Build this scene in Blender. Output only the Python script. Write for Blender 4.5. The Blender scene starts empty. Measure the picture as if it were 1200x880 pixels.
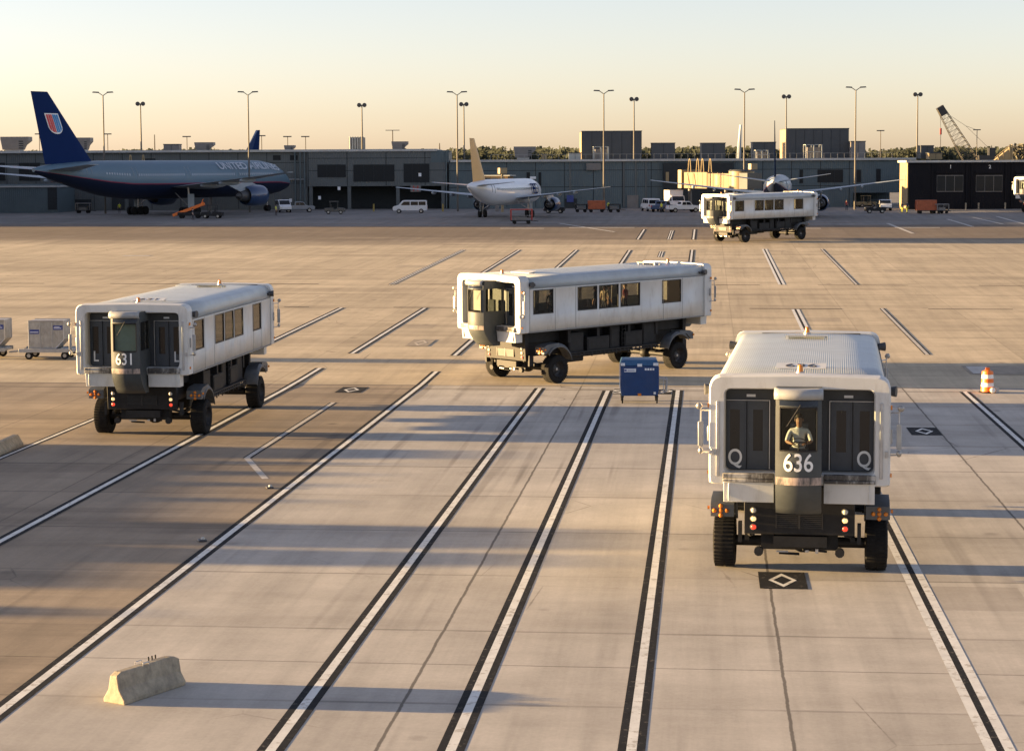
import bpy, bmesh, math, random
from mathutils import Matrix, Vector, Euler
random.seed(7)
S = bpy.context.scene
COL = S.collection
R = math.radians
# ------------------------------------------------------------------ camera model (fitted to the photo, 1200x880)
F, PITCH, H, LANE, ROLL = 2375.64, 0.0864139, 11.3415, 0.0960792, -0.00493791
CX, CY = 600.0, 398.5
Y0, SL, Y1 = 104.0, 0.015, 330.0
ZF = SL * (Y1 - Y0)
CA, SA = math.cos(LANE), math.sin(LANE)

def ray(px, py):
    X, Y = px - CX, py - CY
    cr, sr = math.cos(ROLL), math.sin(ROLL)
    X, Y = X * cr + Y * sr, -X * sr + Y * cr
    c, s = math.cos(PITCH), math.sin(PITCH)
    return Vector((X, F * c - Y * s, -F * s - Y * c))

def G(px, py):
    """ground point seen at a pixel"""
    q = ray(px, py)
    t = -H / q.z
    if 0 < t * q.y <= Y0: return Vector((t * q.x, t * q.y, 0))
    t = (H + SL * Y0) / (SL * q.y - q.z)
    if 0 < t * q.y <= Y1: return Vector((t * q.x, t * q.y, SL * (t * q.y - Y0)))
    t = (ZF - H) / q.z
    return Vector((t * q.x, t * q.y, ZF))

def A(px, py, Y):
    """point seen at a pixel at distance Y"""
    q = ray(px, py); t = Y / q.y
    return Vector((q.x * t, Y, H + q.z * t))

def gz(y):
    return 0 if y <= Y0 else min(ZF, SL * (y - Y0))

def LA(lat, al):
    """lane coordinates to world x, y"""
    return (lat * CA + al * SA, -lat * SA + al * CA)

# ------------------------------------------------------------------ materials
MATS = {}
def nn(nt, typ, **kw):
    n = nt.nodes.new(typ)
    for k, v in kw.items(): setattr(n, k, v)
    return n
def pm(name, col, rough=0.6, metal=0.0, var=0.12, scale=3.0, bump=0.0, emit=None, estr=0.0, spec=0.5, grime=0.0, gcol=(0.12, 0.10, 0.08), coat=0.0, stretch=None, glo=0.5, ghi=0.78, gs=0.7):
    m = bpy.data.materials.new(name); m.use_nodes = True
    nt = m.node_tree; b = nt.nodes['Principled BSDF']
    b.inputs['Roughness'].default_value = rough
    b.inputs['Metallic'].default_value = metal
    b.inputs['Specular IOR Level'].default_value = spec
    b.inputs['Coat Weight'].default_value = coat
    tc = nn(nt, 'ShaderNodeTexCoord')
    src = tc.outputs['Object']
    if stretch:
        mp = nn(nt, 'ShaderNodeMapping'); mp.inputs['Scale'].default_value = stretch
        nt.links.new(src, mp.inputs['Vector']); src = mp.outputs['Vector']
    ns = nn(nt, 'ShaderNodeTexNoise'); ns.inputs['Scale'].default_value = scale
    ns.inputs['Detail'].default_value = 6; ns.inputs['Roughness'].default_value = 0.65
    nt.links.new(src, ns.inputs['Vector'])
    mr = nn(nt, 'ShaderNodeMapRange')
    mr.inputs['From Min'].default_value = 0.3; mr.inputs['From Max'].default_value = 0.7
    mr.inputs['To Min'].default_value = 1 - var; mr.inputs['To Max'].default_value = 1 + var
    nt.links.new(ns.outputs['Fac'], mr.inputs['Value'])
    mx = nn(nt, 'ShaderNodeMix', data_type='RGBA', blend_type='MULTIPLY')
    mx.inputs['Factor'].default_value = 1
    mx.inputs['A'].default_value = (*col, 1)
    nt.links.new(mr.outputs['Result'], mx.inputs['B'])
    out = mx.outputs['Result']
    if grime:
        n2 = nn(nt, 'ShaderNodeTexNoise'); n2.inputs['Scale'].default_value = scale * gs; n2.inputs['Detail'].default_value = 9
        n2.inputs['Roughness'].default_value = 0.72
        mp2 = nn(nt, 'ShaderNodeMapping'); mp2.inputs['Scale'].default_value = (1, 1, 0.25); mp2.inputs['Location'].default_value = (3.1, 1.7, 9.2)
        nt.links.new(tc.outputs['Object'], mp2.inputs['Vector']); nt.links.new(mp2.outputs['Vector'], n2.inputs['Vector'])
        r2 = nn(nt, 'ShaderNodeMapRange'); r2.inputs['From Min'].default_value = glo; r2.inputs['From Max'].default_value = ghi
        r2.inputs['To Min'].default_value = 0; r2.inputs['To Max'].default_value = grime
        nt.links.new(n2.outputs['Fac'], r2.inputs['Value'])
        m2 = nn(nt, 'ShaderNodeMix', data_type='RGBA'); nt.links.new(r2.outputs['Result'], m2.inputs['Factor'])
        nt.links.new(out, m2.inputs['A']); m2.inputs['B'].default_value = (*gcol, 1); out = m2.outputs['Result']
    nt.links.new(out, b.inputs['Base Color'])
    if bump:
        bp = nn(nt, 'ShaderNodeBump'); bp.inputs['Strength'].default_value = bump; bp.inputs['Distance'].default_value = 0.02
        nt.links.new(ns.outputs['Fac'], bp.inputs['Height']); nt.links.new(bp.outputs['Normal'], b.inputs['Normal'])
    if emit:
        b.inputs['Emission Color'].default_value = (*emit, 1); b.inputs['Emission Strength'].default_value = estr
    MATS[name] = m
    return m
def ribbed(m, axis, scale, strength=0.5, dist=0.03):
    """corrugation as bump along one object axis"""
    nt = m.node_tree; b = nt.nodes['Principled BSDF']
    tc = nn(nt, 'ShaderNodeTexCoord')
    w = nn(nt, 'ShaderNodeTexWave', bands_direction=axis, wave_profile='SIN'); w.inputs['Scale'].default_value = scale
    nt.links.new(tc.outputs['Object'], w.inputs['Vector'])
    bp = nn(nt, 'ShaderNodeBump'); bp.inputs['Strength'].default_value = strength; bp.inputs['Distance'].default_value = dist
    nt.links.new(w.outputs['Fac'], bp.inputs['Height']); nt.links.new(bp.outputs['Normal'], b.inputs['Normal'])
    return m
def glass(name, tint, rough=0.03, ior=1.5):
    m = bpy.data.materials.new(name); m.use_nodes = True; nt = m.node_tree
    nt.nodes.remove(nt.nodes['Principled BSDF']); o = nt.nodes['Material Output']
    t = nn(nt, 'ShaderNodeBsdfTransparent'); t.inputs['Color'].default_value = (*tint, 1)
    g = nn(nt, 'ShaderNodeBsdfGlossy'); g.inputs['Roughness'].default_value = rough
    fr = nn(nt, 'ShaderNodeFresnel'); ge = nn(nt, 'ShaderNodeNewGeometry'); ir = nn(nt, 'ShaderNodeMapRange')
    ir.inputs['To Min'].default_value = ior; ir.inputs['To Max'].default_value = 1 / ior      # the pane's inner face must not reflect totally
    nt.links.new(ge.outputs['Backfacing'], ir.inputs['Value']); nt.links.new(ir.outputs['Result'], fr.inputs['IOR'])
    mx = nn(nt, 'ShaderNodeMixShader')
    nt.links.new(fr.outputs['Fac'], mx.inputs['Fac']); nt.links.new(t.outputs[0], mx.inputs[1]); nt.links.new(g.outputs[0], mx.inputs[2])
    nt.links.new(mx.outputs[0], o.inputs['Surface'])
    MATS[name] = m
    return m

pm('white_paint', (0.57, 0.58, 0.565), 0.45, var=0.06, scale=0.8, grime=0.62, gcol=(0.27, 0.235, 0.185), gs=3.2, glo=0.52, ghi=0.80)
pm('seam_grey', (0.20, 0.20, 0.19), 0.6)
ribbed(pm('roof_paint', (0.37, 0.41, 0.43), 0.4, var=0.10, scale=0.9, grime=0.35, gcol=(0.30, 0.30, 0.28)), 'X', 5.2, 0.22, 0.02)
pm('scuffed_paint', (0.40, 0.39, 0.36), 0.75, var=0.15, scale=5, grime=0.95, gcol=(0.05, 0.045, 0.04), glo=0.40, ghi=0.56)
pm('cab_grey', (0.055, 0.064, 0.068), 0.5, var=0.15, scale=2.5, grime=0.25, gcol=(0.09, 0.08, 0.07), spec=0.35)
pm('cab_scuffed', (0.07, 0.068, 0.066), 0.55, var=0.2, scale=6, grime=1.0, gcol=(0.42, 0.33, 0.28), glo=0.42, ghi=0.58)
pm('hood_grey', (0.30, 0.31, 0.31), 0.35, var=0.1, scale=3)
pm('slate_wall', (0.030, 0.036, 0.044), 0.45, var=0.15, scale=2)
pm('door_slate', (0.040, 0.050, 0.064), 0.4, var=0.15, scale=2.4)
pm('chassis_black', (0.013, 0.014, 0.016), 0.6, var=0.4, scale=3, grime=0.3, gcol=(0.045, 0.038, 0.032), spec=0.3)
pm('fender_grey', (0.085, 0.095, 0.105), 0.5, var=0.2, scale=3, grime=0.3)
pm('rubber', (0.013, 0.013, 0.013), 0.9, var=0.35, scale=6, bump=0.3, grime=0.3, gcol=(0.04, 0.034, 0.028), spec=0.2)
pm('rim_dark', (0.05, 0.05, 0.052), 0.5, var=0.3, scale=6)
pm('hub_metal', (0.35, 0.34, 0.32), 0.4, 0.7)
pm('steel', (0.42, 0.42, 0.42), 0.4, 0.6, var=0.2)
pm('galvanised', (0.36, 0.36, 0.35), 0.5, 0.4, var=0.15)
pm('aluminium', (0.36, 0.35, 0.32), 0.5, 0.3, var=0.25, scale=2.5, grime=0.6, gcol=(0.18, 0.155, 0.12))
pm('glare_green', (0.24, 0.32, 0.28), 0.7)  # greenish windscreen reflection put into a panel colour
pm('black_plastic', (0.015, 0.015, 0.016), 0.5)
pm('letter_white', (0.78, 0.78, 0.76), 0.5, var=0.06)
pm('letter_black', (0.02, 0.02, 0.02), 0.5)
pm('amber', (0.62, 0.20, 0.02), 0.25, var=0.1)
pm('amber_lit', (0.8, 0.5, 0.2), 0.3, emit=(1, 0.72, 0.35), estr=0.16)
pm('red_lit', (0.6, 0.03, 0.02), 0.3, emit=(1, 0.07, 0.03), estr=0.16)
pm('lens_clear', (0.6, 0.6, 0.55), 0.15)
pm('interior', (0.40, 0.38, 0.34), 0.7)
pm('interior_dark', (0.05, 0.068, 0.065), 0.7)
pm('seat_fabric', (0.10, 0.11, 0.12), 0.9)
glass('window_glass', (0.66, 0.67, 0.66))
glass('side_glass', (0.70, 0.72, 0.70))
glass('windshield_glass', (0.66, 0.70, 0.67), ior=1.45)
pm('black_glass', (0.012, 0.015, 0.018), 0.08, var=0.1)
pm('skin', (0.30, 0.17, 0.11), 0.55, var=0.08, scale=12)
pm('skin_light', (0.52, 0.33, 0.24), 0.55, var=0.08, scale=12)
pm('hair_dark', (0.02, 0.015, 0.012), 0.6)
pm('shirt_white', (0.72, 0.72, 0.70), 0.8, var=0.08, scale=14, bump=0.3)
pm('shirt_dark', (0.05, 0.055, 0.075), 0.85, bump=0.2)
pm('shirt_tan', (0.50, 0.43, 0.31), 0.85, bump=0.2)
pm('shirt_red', (0.32, 0.06, 0.05), 0.85, bump=0.2)
pm('trousers_dark', (0.03, 0.032, 0.04), 0.85)
pm('vest_yellow', (0.62, 0.66, 0.06), 0.7)
pm('shoe_black', (0.015, 0.015, 0.015), 0.6)
pm('blue_paint', (0.004, 0.038, 0.14), 0.35, var=0.12, scale=2, grime=0.15)
pm('blue_lid', (0.03, 0.095, 0.19), 0.4, var=0.15)
pm('sticker_white', (0.72, 0.74, 0.76), 0.5)
pm('orange_plastic', (0.80, 0.17, 0.015), 0.45, var=0.1, scale=5, grime=0.12)
pm('reflective_white', (0.78, 0.77, 0.72), 0.35, var=0.06, scale=6)
pm('orange_paint', (0.72, 0.16, 0.02), 0.45, var=0.12)
pm('red_paint', (0.36, 0.05, 0.04), 0.5, var=0.15)
pm('rust_orange', (0.40, 0.10, 0.035), 0.6, var=0.2)
pm('precast', (0.30, 0.26, 0.19), 0.85, var=0.3, scale=5, bump=0.8, grime=0.8, gcol=(0.14, 0.12, 0.10))
pm('yellow_paint', (0.30, 0.22, 0.05), 0.55, var=0.2, scale=5)
pm('decal_blue', (0.03, 0.05, 0.22), 0.5)
pm('car_white', (0.66, 0.67, 0.67), 0.3, var=0.04, coat=0.4)
pm('car_grey', (0.20, 0.22, 0.24), 0.35, var=0.05, coat=0.4)
pm('car_blue', (0.03, 0.06, 0.13), 0.35, var=0.05, coat=0.4)
pm('truck_olive', (0.10, 0.095, 0.08), 0.6, var=0.2)
ribbed(pm('terminal_panel', (0.078, 0.110, 0.122), 0.6, var=0.10, scale=0.35, grime=0.25, gcol=(0.07, 0.08, 0.08)), 'X', 0.9, 0.5, 0.05)
ribbed(pm('terminal_panel_warm', (0.096, 0.108, 0.108), 0.6, var=0.12, scale=0.3, grime=0.25, gcol=(0.08, 0.08, 0.075)), 'X', 0.9, 0.5, 0.05)
ribbed(pm('gate_black', (0.012, 0.012, 0.015), 0.7, var=0.15, scale=0.4, spec=0.1), 'X', 0.9, 0.5, 0.05)
pm('sunlit_ochre', (0.27, 0.205, 0.11), 0.7, var=0.12, scale=0.5)  # warm sunlight put into the colour of left-facing ends
pm('fascia', (0.42, 0.42, 0.40), 0.55, var=0.15, scale=0.6)
pm('roof_gravel', (0.34, 0.33, 0.31), 0.9, var=0.2, scale=1.5)
pm('dark_pane', (0.010, 0.013, 0.016), 0.45, spec=0.25)
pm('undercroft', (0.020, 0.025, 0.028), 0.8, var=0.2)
pm('penthouse_dark', (0.055, 0.062, 0.068), 0.7, var=0.12, scale=0.4)
pm('hvac_grey', (0.17, 0.16, 0.15), 0.6, var=0.15, scale=0.8)
pm('hvac_pale', (0.34, 0.36, 0.34), 0.5, var=0.1)
pm('bridge_tan', (0.135, 0.082, 0.034), 0.6, var=0.1, scale=0.7, grime=0.3, gcol=(0.28, 0.2, 0.12))
pm('bridge_cream', (0.26, 0.20, 0.105), 0.55, var=0.08, scale=0.7)
pm('crane_steel', (0.032, 0.030, 0.026), 0.7)
pm('crane_black', (0.03, 0.03, 0.03), 0.6)
pm('lamp_head', (0.055, 0.055, 0.055), 0.5)
pm('pole_steel', (0.085, 0.078, 0.066), 0.6, 0.1, var=0.15, scale=0.5)
pm('air_grey', (0.095, 0.160, 0.210), 0.4, var=0.04, scale=0.5, spec=0.4)
pm('air_tail_dark', (0.003, 0.009, 0.030), 0.9, spec=0.02)
pm('air_navy', (0.006, 0.012, 0.034), 0.5, var=0.06, scale=0.5, spec=0.25)
pm('air_tail_blue', (0.010, 0.026, 0.095), 0.8, var=0.05, scale=0.3, spec=0.04)
pm('air_white', (0.66, 0.68, 0.70), 0.35, var=0.04, scale=0.5, coat=0.3)
pm('air_wing', (0.27, 0.31, 0.34), 0.45, var=0.08, scale=0.6)
pm('title_pale', (0.45, 0.50, 0.56), 0.5)
pm('cabin_pane', (0.30, 0.34, 0.38), 0.3)
pm('air_red', (0.22, 0.03, 0.06), 0.4)
pm('air_orange', (0.58, 0.34, 0.12), 0.4, var=0.1, scale=0.4)
pm('air_engine', (0.018, 0.045, 0.11), 0.3, coat=0.4)
pm('logo_red', (0.60, 0.05, 0.06), 0.4)
pm('logo_blue', (0.02, 0.22, 0.50), 0.4)
pm('mark_white', (0.62, 0.62, 0.58), 0.8, var=0.14, scale=1.6, grime=0.8, gcol=(0.36, 0.33, 0.28), gs=2.2, glo=0.55, ghi=0.60)
pm('mark_black', (0.020, 0.021, 0.023), 0.9, var=0.3, scale=2.0, grime=0.6, gcol=(0.17, 0.15, 0.125), spec=0.1, gs=2.6, glo=0.58, ghi=0.64)
pm('mark_faded', (0.26, 0.22, 0.165), 0.9, var=0.3, scale=2.0)
pm('mark_faded_pale', (0.46, 0.40, 0.31), 0.9, var=0.3, scale=2.0)
pm('mark_grey', (0.42, 0.40, 0.36), 0.85, var=0.25, scale=2.0)
pm('foliage_far', (0.070, 0.078, 0.058), 0.9, var=0.35, scale=0.08)
pm('foliage_brown', (0.085, 0.080, 0.058), 0.9, var=0.35, scale=0.15)
m_ = bpy.data.materials.new('leaf_mass'); m_.use_nodes = True; nt_ = m_.node_tree; nt_.nodes.remove(nt_.nodes['Principled BSDF'])
d_ = nn(nt_, 'ShaderNodeBsdfDiffuse'); t_ = nn(nt_, 'ShaderNodeBsdfTranslucent'); x_ = nn(nt_, 'ShaderNodeMixShader'); x_.inputs['Fac'].default_value = 0.5
for q_ in (d_, t_): q_.inputs['Color'].default_value = (0.068, 0.076, 0.058, 1)  # pale tone and translucency imitate haze over the far trees
nt_.links.new(d_.outputs[0], x_.inputs[1]); nt_.links.new(t_.outputs[0], x_.inputs[2]); nt_.links.new(x_.outputs[0], nt_.nodes['Material Output'].inputs['Surface']); MATS['leaf_mass'] = m_
pm('bark', (0.09, 0.07, 0.05), 0.9)
pm('grass', (0.07, 0.09, 0.04), 0.95, var=0.3, scale=0.05)

# ------------------------------------------------------------------ mesh helper
class MB:
    def __init__(s): s.v, s.f, s.m = [], [], []
    def add(s, vs, fs, mat=0, M=None):
        o = len(s.v)
        s.v += [tuple(M @ Vector(v)) if M else tuple(v) for v in vs]
        s.f += [[i + o for i in f] for f in fs]; s.m += [mat] * len(fs)
        return s
    def bx(s, x0, x1, y0, y1, z0, z1, mat=0, M=None):
        vs = [(x, y, z) for x in (x0, x1) for y in (y0, y1) for z in (z0, z1)]
        return s.add(vs, [(0, 1, 3, 2), (4, 6, 7, 5), (0, 4, 5, 1), (2, 3, 7, 6), (0, 2, 6, 4), (1, 5, 7, 3)], mat, M)
    def hexa(s, b, t, mat=0):
        """four bottom points, four top points"""
        return s.add(list(b) + list(t), [(3, 2, 1, 0), (4, 5, 6, 7), (0, 1, 5, 4), (1, 2, 6, 5), (2, 3, 7, 6), (3, 0, 4, 7)], mat)
    def cyl(s, p0, p1, r0, r1=None, n=12, mat=0, caps=True):
        r1 = r0 if r1 is None else r1
        p0, p1 = Vector(p0), Vector(p1); d = (p1 - p0).normalized()
        a = d.orthogonal().normalized(); b = d.cross(a)
        vs = []
        for p, r in ((p0, r0), (p1, r1)):
            for i in range(n):
                t = 2 * math.pi * i / n
                vs.append(p + a * (r * math.cos(t)) + b * (r * math.sin(t)))
        fs = [(i, (i + 1) % n, n + (i + 1) % n, n + i) for i in range(n)]
        if caps: fs += [tuple(range(n - 1, -1, -1)), tuple(range(n, 2 * n))]
        return s.add(vs, fs, mat)
    def path(s, pts, r, n=8, mat=0):
        for a, b in zip(pts, pts[1:]): s.cyl(a, b, r, r, n, mat)
        return s
    def loft(s, rings, mat=0, caps=True, closed=True, mats=None):
        n = len(rings[0]); vs = [p for r in rings for p in r]; fs, ms = [], []
        for k in range(len(rings) - 1):
            for i in range(n if closed else n - 1):
                j = (i + 1) % n
                fs.append((k * n + i, k * n + j, (k + 1) * n + j, (k + 1) * n + i))
                ms.append(mats[i] if mats else mat)
        if caps:
            fs.append(tuple(range(n - 1, -1, -1))); ms.append(mat)
            fs.append(tuple(range((len(rings) - 1) * n, len(rings) * n))); ms.append(mat)
        o = len(s.v); s.v += [tuple(v) for v in vs]; s.f += [[i + o for i in f] for f in fs]; s.m += ms
        return s
    def prism(s, pts, axis, a, b, mat=0, M=None):
        """polygon in the plane across the axis, extruded from a to b"""
        n = len(pts)
        def P(p, t): return (t, p[0], p[1]) if axis == 'x' else ((p[0], t, p[1]) if axis == 'y' else (p[0], p[1], t))
        vs = [P(p, a) for p in pts] + [P(p, b) for p in pts]
        fs = [tuple(range(n - 1, -1, -1)), tuple(range(n, 2 * n))] + [(i, (i + 1) % n, n + (i + 1) % n, n + i) for i in range(n)]
        return s.add(vs, fs, mat, M)
    def ell(s, c, rx, ry, rz, nu=14, nv=8, mat=0):
        rings = []
        for j in range(1, nv):
            t = math.pi * j / nv
            rings.append([(c[0] + rx * math.sin(t) * math.cos(2 * math.pi * i / nu), c[1] + ry * math.sin(t) * math.sin(2 * math.pi * i / nu), c[2] - rz * math.cos(t)) for i in range(nu)])
        return s.loft(rings, mat)
    def lathe(s, prof, c, axis='x', n=24, mat=0, mats=None):
        """profile of (along axis, radius)"""
        rings = []
        for i in range(n):
            t = 2 * math.pi * i / n; ct, st = math.cos(t), math.sin(t)
            rings.append([((c[0] + a, c[1] + r * ct, c[2] + r * st) if axis == 'x' else ((c[0] + r * ct, c[1] + a, c[2] + r * st) if axis == 'y' else (c[0] + r * ct, c[1] + r * st, c[2] + a))) for a, r in prof])
        rings.append(rings[0])
        return s.loft(rings, mat, caps=False, closed=False, mats=mats)
    def panel(s, P, us, vs, holes=(), mat=0):
        """grid over (u, v) with rectangular holes (u0, u1, v0, v1)"""
        us = sorted(set(us) | {h[i] for h in holes for i in (0, 1)}); vs = sorted(set(vs) | {h[i] for h in holes for i in (2, 3)})
        vv = [P(u, v) for u in us for v in vs]; fs = []; nv = len(vs)
        for i in range(len(us) - 1):
            for j in range(nv - 1):
                uc, vc = (us[i] + us[i + 1]) / 2, (vs[j] + vs[j + 1]) / 2
                if any(h[0] < uc < h[1] and h[2] < vc < h[3] for h in holes): continue
                fs.append((i * nv + j, (i + 1) * nv + j, (i + 1) * nv + j + 1, i * nv + j + 1))
        return s.add(vv, fs, mat)
    def build(s, name, mats, parent=None, smooth=35, bevel=0.0, recalc=True, solid=0.0):
        me = bpy.data.meshes.new(name)
        me.from_pydata(s.v, [], s.f)
        if isinstance(mats, str): mats = [mats]
        for m in mats: me.materials.append(MATS[m])
        for p, i in zip(me.polygons, s.m): p.material_index = i
        if recalc:
            bm = bmesh.new(); bm.from_mesh(me)
            bmesh.ops.remove_doubles(bm, verts=bm.verts, dist=1e-5)
            bmesh.ops.recalc_face_normals(bm, faces=bm.faces); bm.to_mesh(me); bm.free()
        if smooth:
            for p in me.polygons: p.use_smooth = True
            me.set_sharp_from_angle(angle=R(smooth))
        me.update()
        o = bpy.data.objects.new(name, me); COL.objects.link(o)
        if parent: o.parent = parent
        if solid:
            d = o.modifiers.new('shell', 'SOLIDIFY'); d.thickness = solid; d.offset = 0
        if bevel:
            d = o.modifiers.new('edges', 'BEVEL'); d.width = bevel; d.segments = 2; d.limit_method = 'ANGLE'; d.angle_limit = R(40)
        return o

def tag(o, label=None, cat=None, group=None, kind=None):
    if label: o['label'] = label
    if cat: o['category'] = cat
    if group: o['group'] = group
    if kind: o['kind'] = kind
    return o
def thing(name, label, cat, loc=(0, 0, 0), rz=0.0, group=None):
    o = bpy.data.objects.new(name, None); COL.objects.link(o)
    o.empty_display_size = 0.3
    o.location = loc; o.rotation_euler = (0, 0, rz)
    return tag(o, label, cat, group)
def copy_tree(o, parent=None):
    c = o.copy(); COL.objects.link(c); c.parent = parent
    for ch in list(o.children): copy_tree(ch, c)
    return c
def place(o, loc, rz, slope=0.0):
    o.location = loc
    M = Matrix.Rotation(slope, 4, 'X') @ Matrix.Rotation(rz, 4, 'Z')
    o.rotation_euler = M.to_euler()

def text(s, size, M, parent, mat, name='lettering', xs=1.0, bold=0.0, ext=0.004, warp=None, align='CENTER'):
    cu = bpy.data.curves.new('t', 'FONT'); cu.body = s; cu.size = size / 0.72; cu.align_x = align; cu.align_y = 'BOTTOM_BASELINE'
    cu.extrude = ext; cu.offset = bold; cu.resolution_u = 8
    t = bpy.data.objects.new('t', cu); COL.objects.link(t)
    dg = bpy.context.evaluated_depsgraph_get()
    me = bpy.data.meshes.new_from_object(t.evaluated_get(dg))
    bpy.data.objects.remove(t); bpy.data.curves.remove(cu)
    for v in me.vertices:
        p = Vector((v.co.x * xs, v.co.y, v.co.z))
        v.co = warp(p) if warp else M @ p
    me.name = name
    me.materials.clear(); me.materials.append(MATS[mat])
    o = bpy.data.objects.new(name, me); COL.objects.link(o); o.parent = parent
    return o
def frameM(o, ex, ey):
    """matrix with text x along ex, text y along ey, at o"""
    ex, ey = Vector(ex).normalized(), Vector(ey).normalized(); ez = ex.cross(ey)
    M = Matrix((ex, ey, ez)).transposed().to_4x4(); M.translation = Vector(o); return M

# ------------------------------------------------------------------ people (skinned skeletons, one continuous body mesh)
def person_mesh(J, Eg, mats, name):
    """J: joint -> (pos, radius); Eg: (joint, joint, material index)"""
    names = list(J); me = bpy.data.meshes.new(name)
    me.from_pydata([J[k][0] for k in names], [(names.index(a), names.index(b)) for a, b, _ in Eg], [])
    o = bpy.data.objects.new(name, me); COL.objects.link(o)
    sk = o.modifiers.new('skin', 'SKIN'); sk.branch_smoothing = 0.3
    for k, d in zip(names, me.skin_vertices[0].data):
        r = J[k][1]; d.radius = r if isinstance(r, tuple) else (r, r); d.use_root = (k == 'pelvis')
    ss = o.modifiers.new('sub', 'SUBSURF'); ss.levels = 1; ss.render_levels = 1
    dg = bpy.context.evaluated_depsgraph_get()
    m2 = bpy.data.meshes.new_from_object(o.evaluated_get(dg)); bpy.data.objects.remove(o)
    m2.name = name; m2.materials.clear()
    for m in mats: m2.materials.append(MATS[m])
    segs = [(Vector(J[a][0]), Vector(J[b][0]), mi) for a, b, mi in Eg]
    for p in m2.polygons:
        c = p.center; best = (9, 0)
        for a, b, mi in segs:
            d = b - a; t = max(0, min(1, (c - a).dot(d) / max(1e-9, d.dot(d)))); q = (c - a - d * t).length
            if q < best[0]: best = (q, mi)
        p.material_index = best[1]; p.use_smooth = True
    return m2
def hand(J, Eg, side, wrist, direc, mi, curl=0.5):
    w = Vector(wrist); d = Vector(direc).normalized(); across = d.cross(Vector((0, 0, 1)))
    across = Vector((1, 0, 0)) if across.length < 0.1 else across.normalized()
    nrm = across.cross(d).normalized()
    if nrm.z > 0: nrm = -nrm
    k = 'palm' + side; J[k] = (tuple(w + d * 0.055), (0.036, 0.018)); Eg.append(('wrist' + side, k, mi))
    for i, ln in enumerate((0.065, 0.075, 0.07, 0.055)):
        b = w + d * 0.095 + across * (0.021 * (i - 1.5)); m = b + d * ln * 0.55 + nrm * 0.01; e = m + (d * (1 - curl) + nrm * curl).normalized() * ln * 0.6
        J[f'kn{i}{side}'] = (tuple(b), 0.0095); J[f'fm{i}{side}'] = (tuple(m), 0.0085); J[f'ft{i}{side}'] = (tuple(e), 0.0075)
        Eg += [(k, f'kn{i}{side}', mi), (f'kn{i}{side}', f'fm{i}{side}', mi), (f'fm{i}{side}', f'ft{i}{side}', mi)]
    th = -1 if side == 'R' else 1
    b = w + d * 0.045 + across * (0.04 * th); e = b + d * 0.045 + across * (0.02 * th) + nrm * 0.012
    J['th' + side] = (tuple(b), 0.011); J['tt' + side] = (tuple(e), 0.009)
    Eg += [(k, 'th' + side, mi), ('th' + side, 'tt' + side, mi)]
def body(pose):
    """local frame: faces -y, feet or seat at z=0"""
    J, Eg = {}, []
    hz = 0.0 if pose == 'drive' else 0.92      # pelvis height
    J['pelvis'] = ((0, 0, hz + 0.02), (0.155, 0.115)); J['waist'] = ((0, 0.01, hz + 0.20), (0.145, 0.105))
    J['chest'] = ((0, 0.0, hz + 0.40), (0.17, 0.115)); J['neckb'] = ((0, 0.01, hz + 0.56), (0.075, 0.07)); J['neck'] = ((0, 0.0, hz + 0.595), 0.056)
    J['jaw'] = ((0, -0.02, hz + 0.655), (0.070, 0.082)); J['head'] = ((0, -0.01, hz + 0.735), (0.082, 0.098)); J['crown'] = ((0, 0.0, hz + 0.805), (0.064, 0.078))
    Eg += [('pelvis', 'waist', 0), ('waist', 'chest', 0), ('chest', 'neckb', 0), ('neckb', 'neck', 2), ('neck', 'jaw', 2), ('jaw', 'head', 2), ('head', 'crown', 2)]
    for sd, sx in (('L', 1), ('R', -1)):
        J['sh' + sd] = ((0.185 * sx, 0.01, hz + 0.50), 0.062)
        if pose == 'drive':
            J['el' + sd] = ((0.27 * sx, -0.10, hz + 0.26), 0.047); J['wrist' + sd] = ((0.14 * sx, -0.33, hz + 0.24), 0.029); hd = (-0.25 * sx, -1, 0.15)
        else:
            J['el' + sd] = ((0.25 * sx, 0.03, hz + 0.22), 0.044); J['wrist' + sd] = ((0.25 * sx, -0.08, hz - 0.02), 0.028); hd = (0, -0.2, -1)
        Eg += [('chest', 'sh' + sd, 0), ('sh' + sd, 'el' + sd, 0), ('el' + sd, 'wrist' + sd, 2)]
        hand(J, Eg, sd, J['wrist' + sd][0], hd, 2)
        if pose == 'drive':
            J['hip' + sd] = ((0.10 * sx, -0.06, hz + 0.01), 0.092); J['knee' + sd] = ((0.14 * sx, -0.46, hz + 0.04), 0.062); J['ank' + sd] = ((0.13 * sx, -0.50, hz - 0.38), 0.042); J['toe' + sd] = ((0.13 * sx, -0.66, hz - 0.43), 0.036)
        else:
            st = 0.10 * sx if pose == 'walk' else 0.0
            J['hip' + sd] = ((0.10 * sx, 0, hz - 0.06), 0.09); J['knee' + sd] = ((0.11 * sx, -0.02 + st, 0.49), 0.06); J['ank' + sd] = ((0.11 * sx, 0.03 + st * 1.4, 0.09), 0.043); J['toe' + sd] = ((0.12 * sx, -0.13 + st * 1.4, 0.04), 0.037)
        Eg += [('pelvis', 'hip' + sd, 1), ('hip' + sd, 'knee' + sd, 1), ('knee' + sd, 'ank' + sd, 1), ('ank' + sd, 'toe' + sd, 3)]
    return J, Eg, hz
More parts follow.
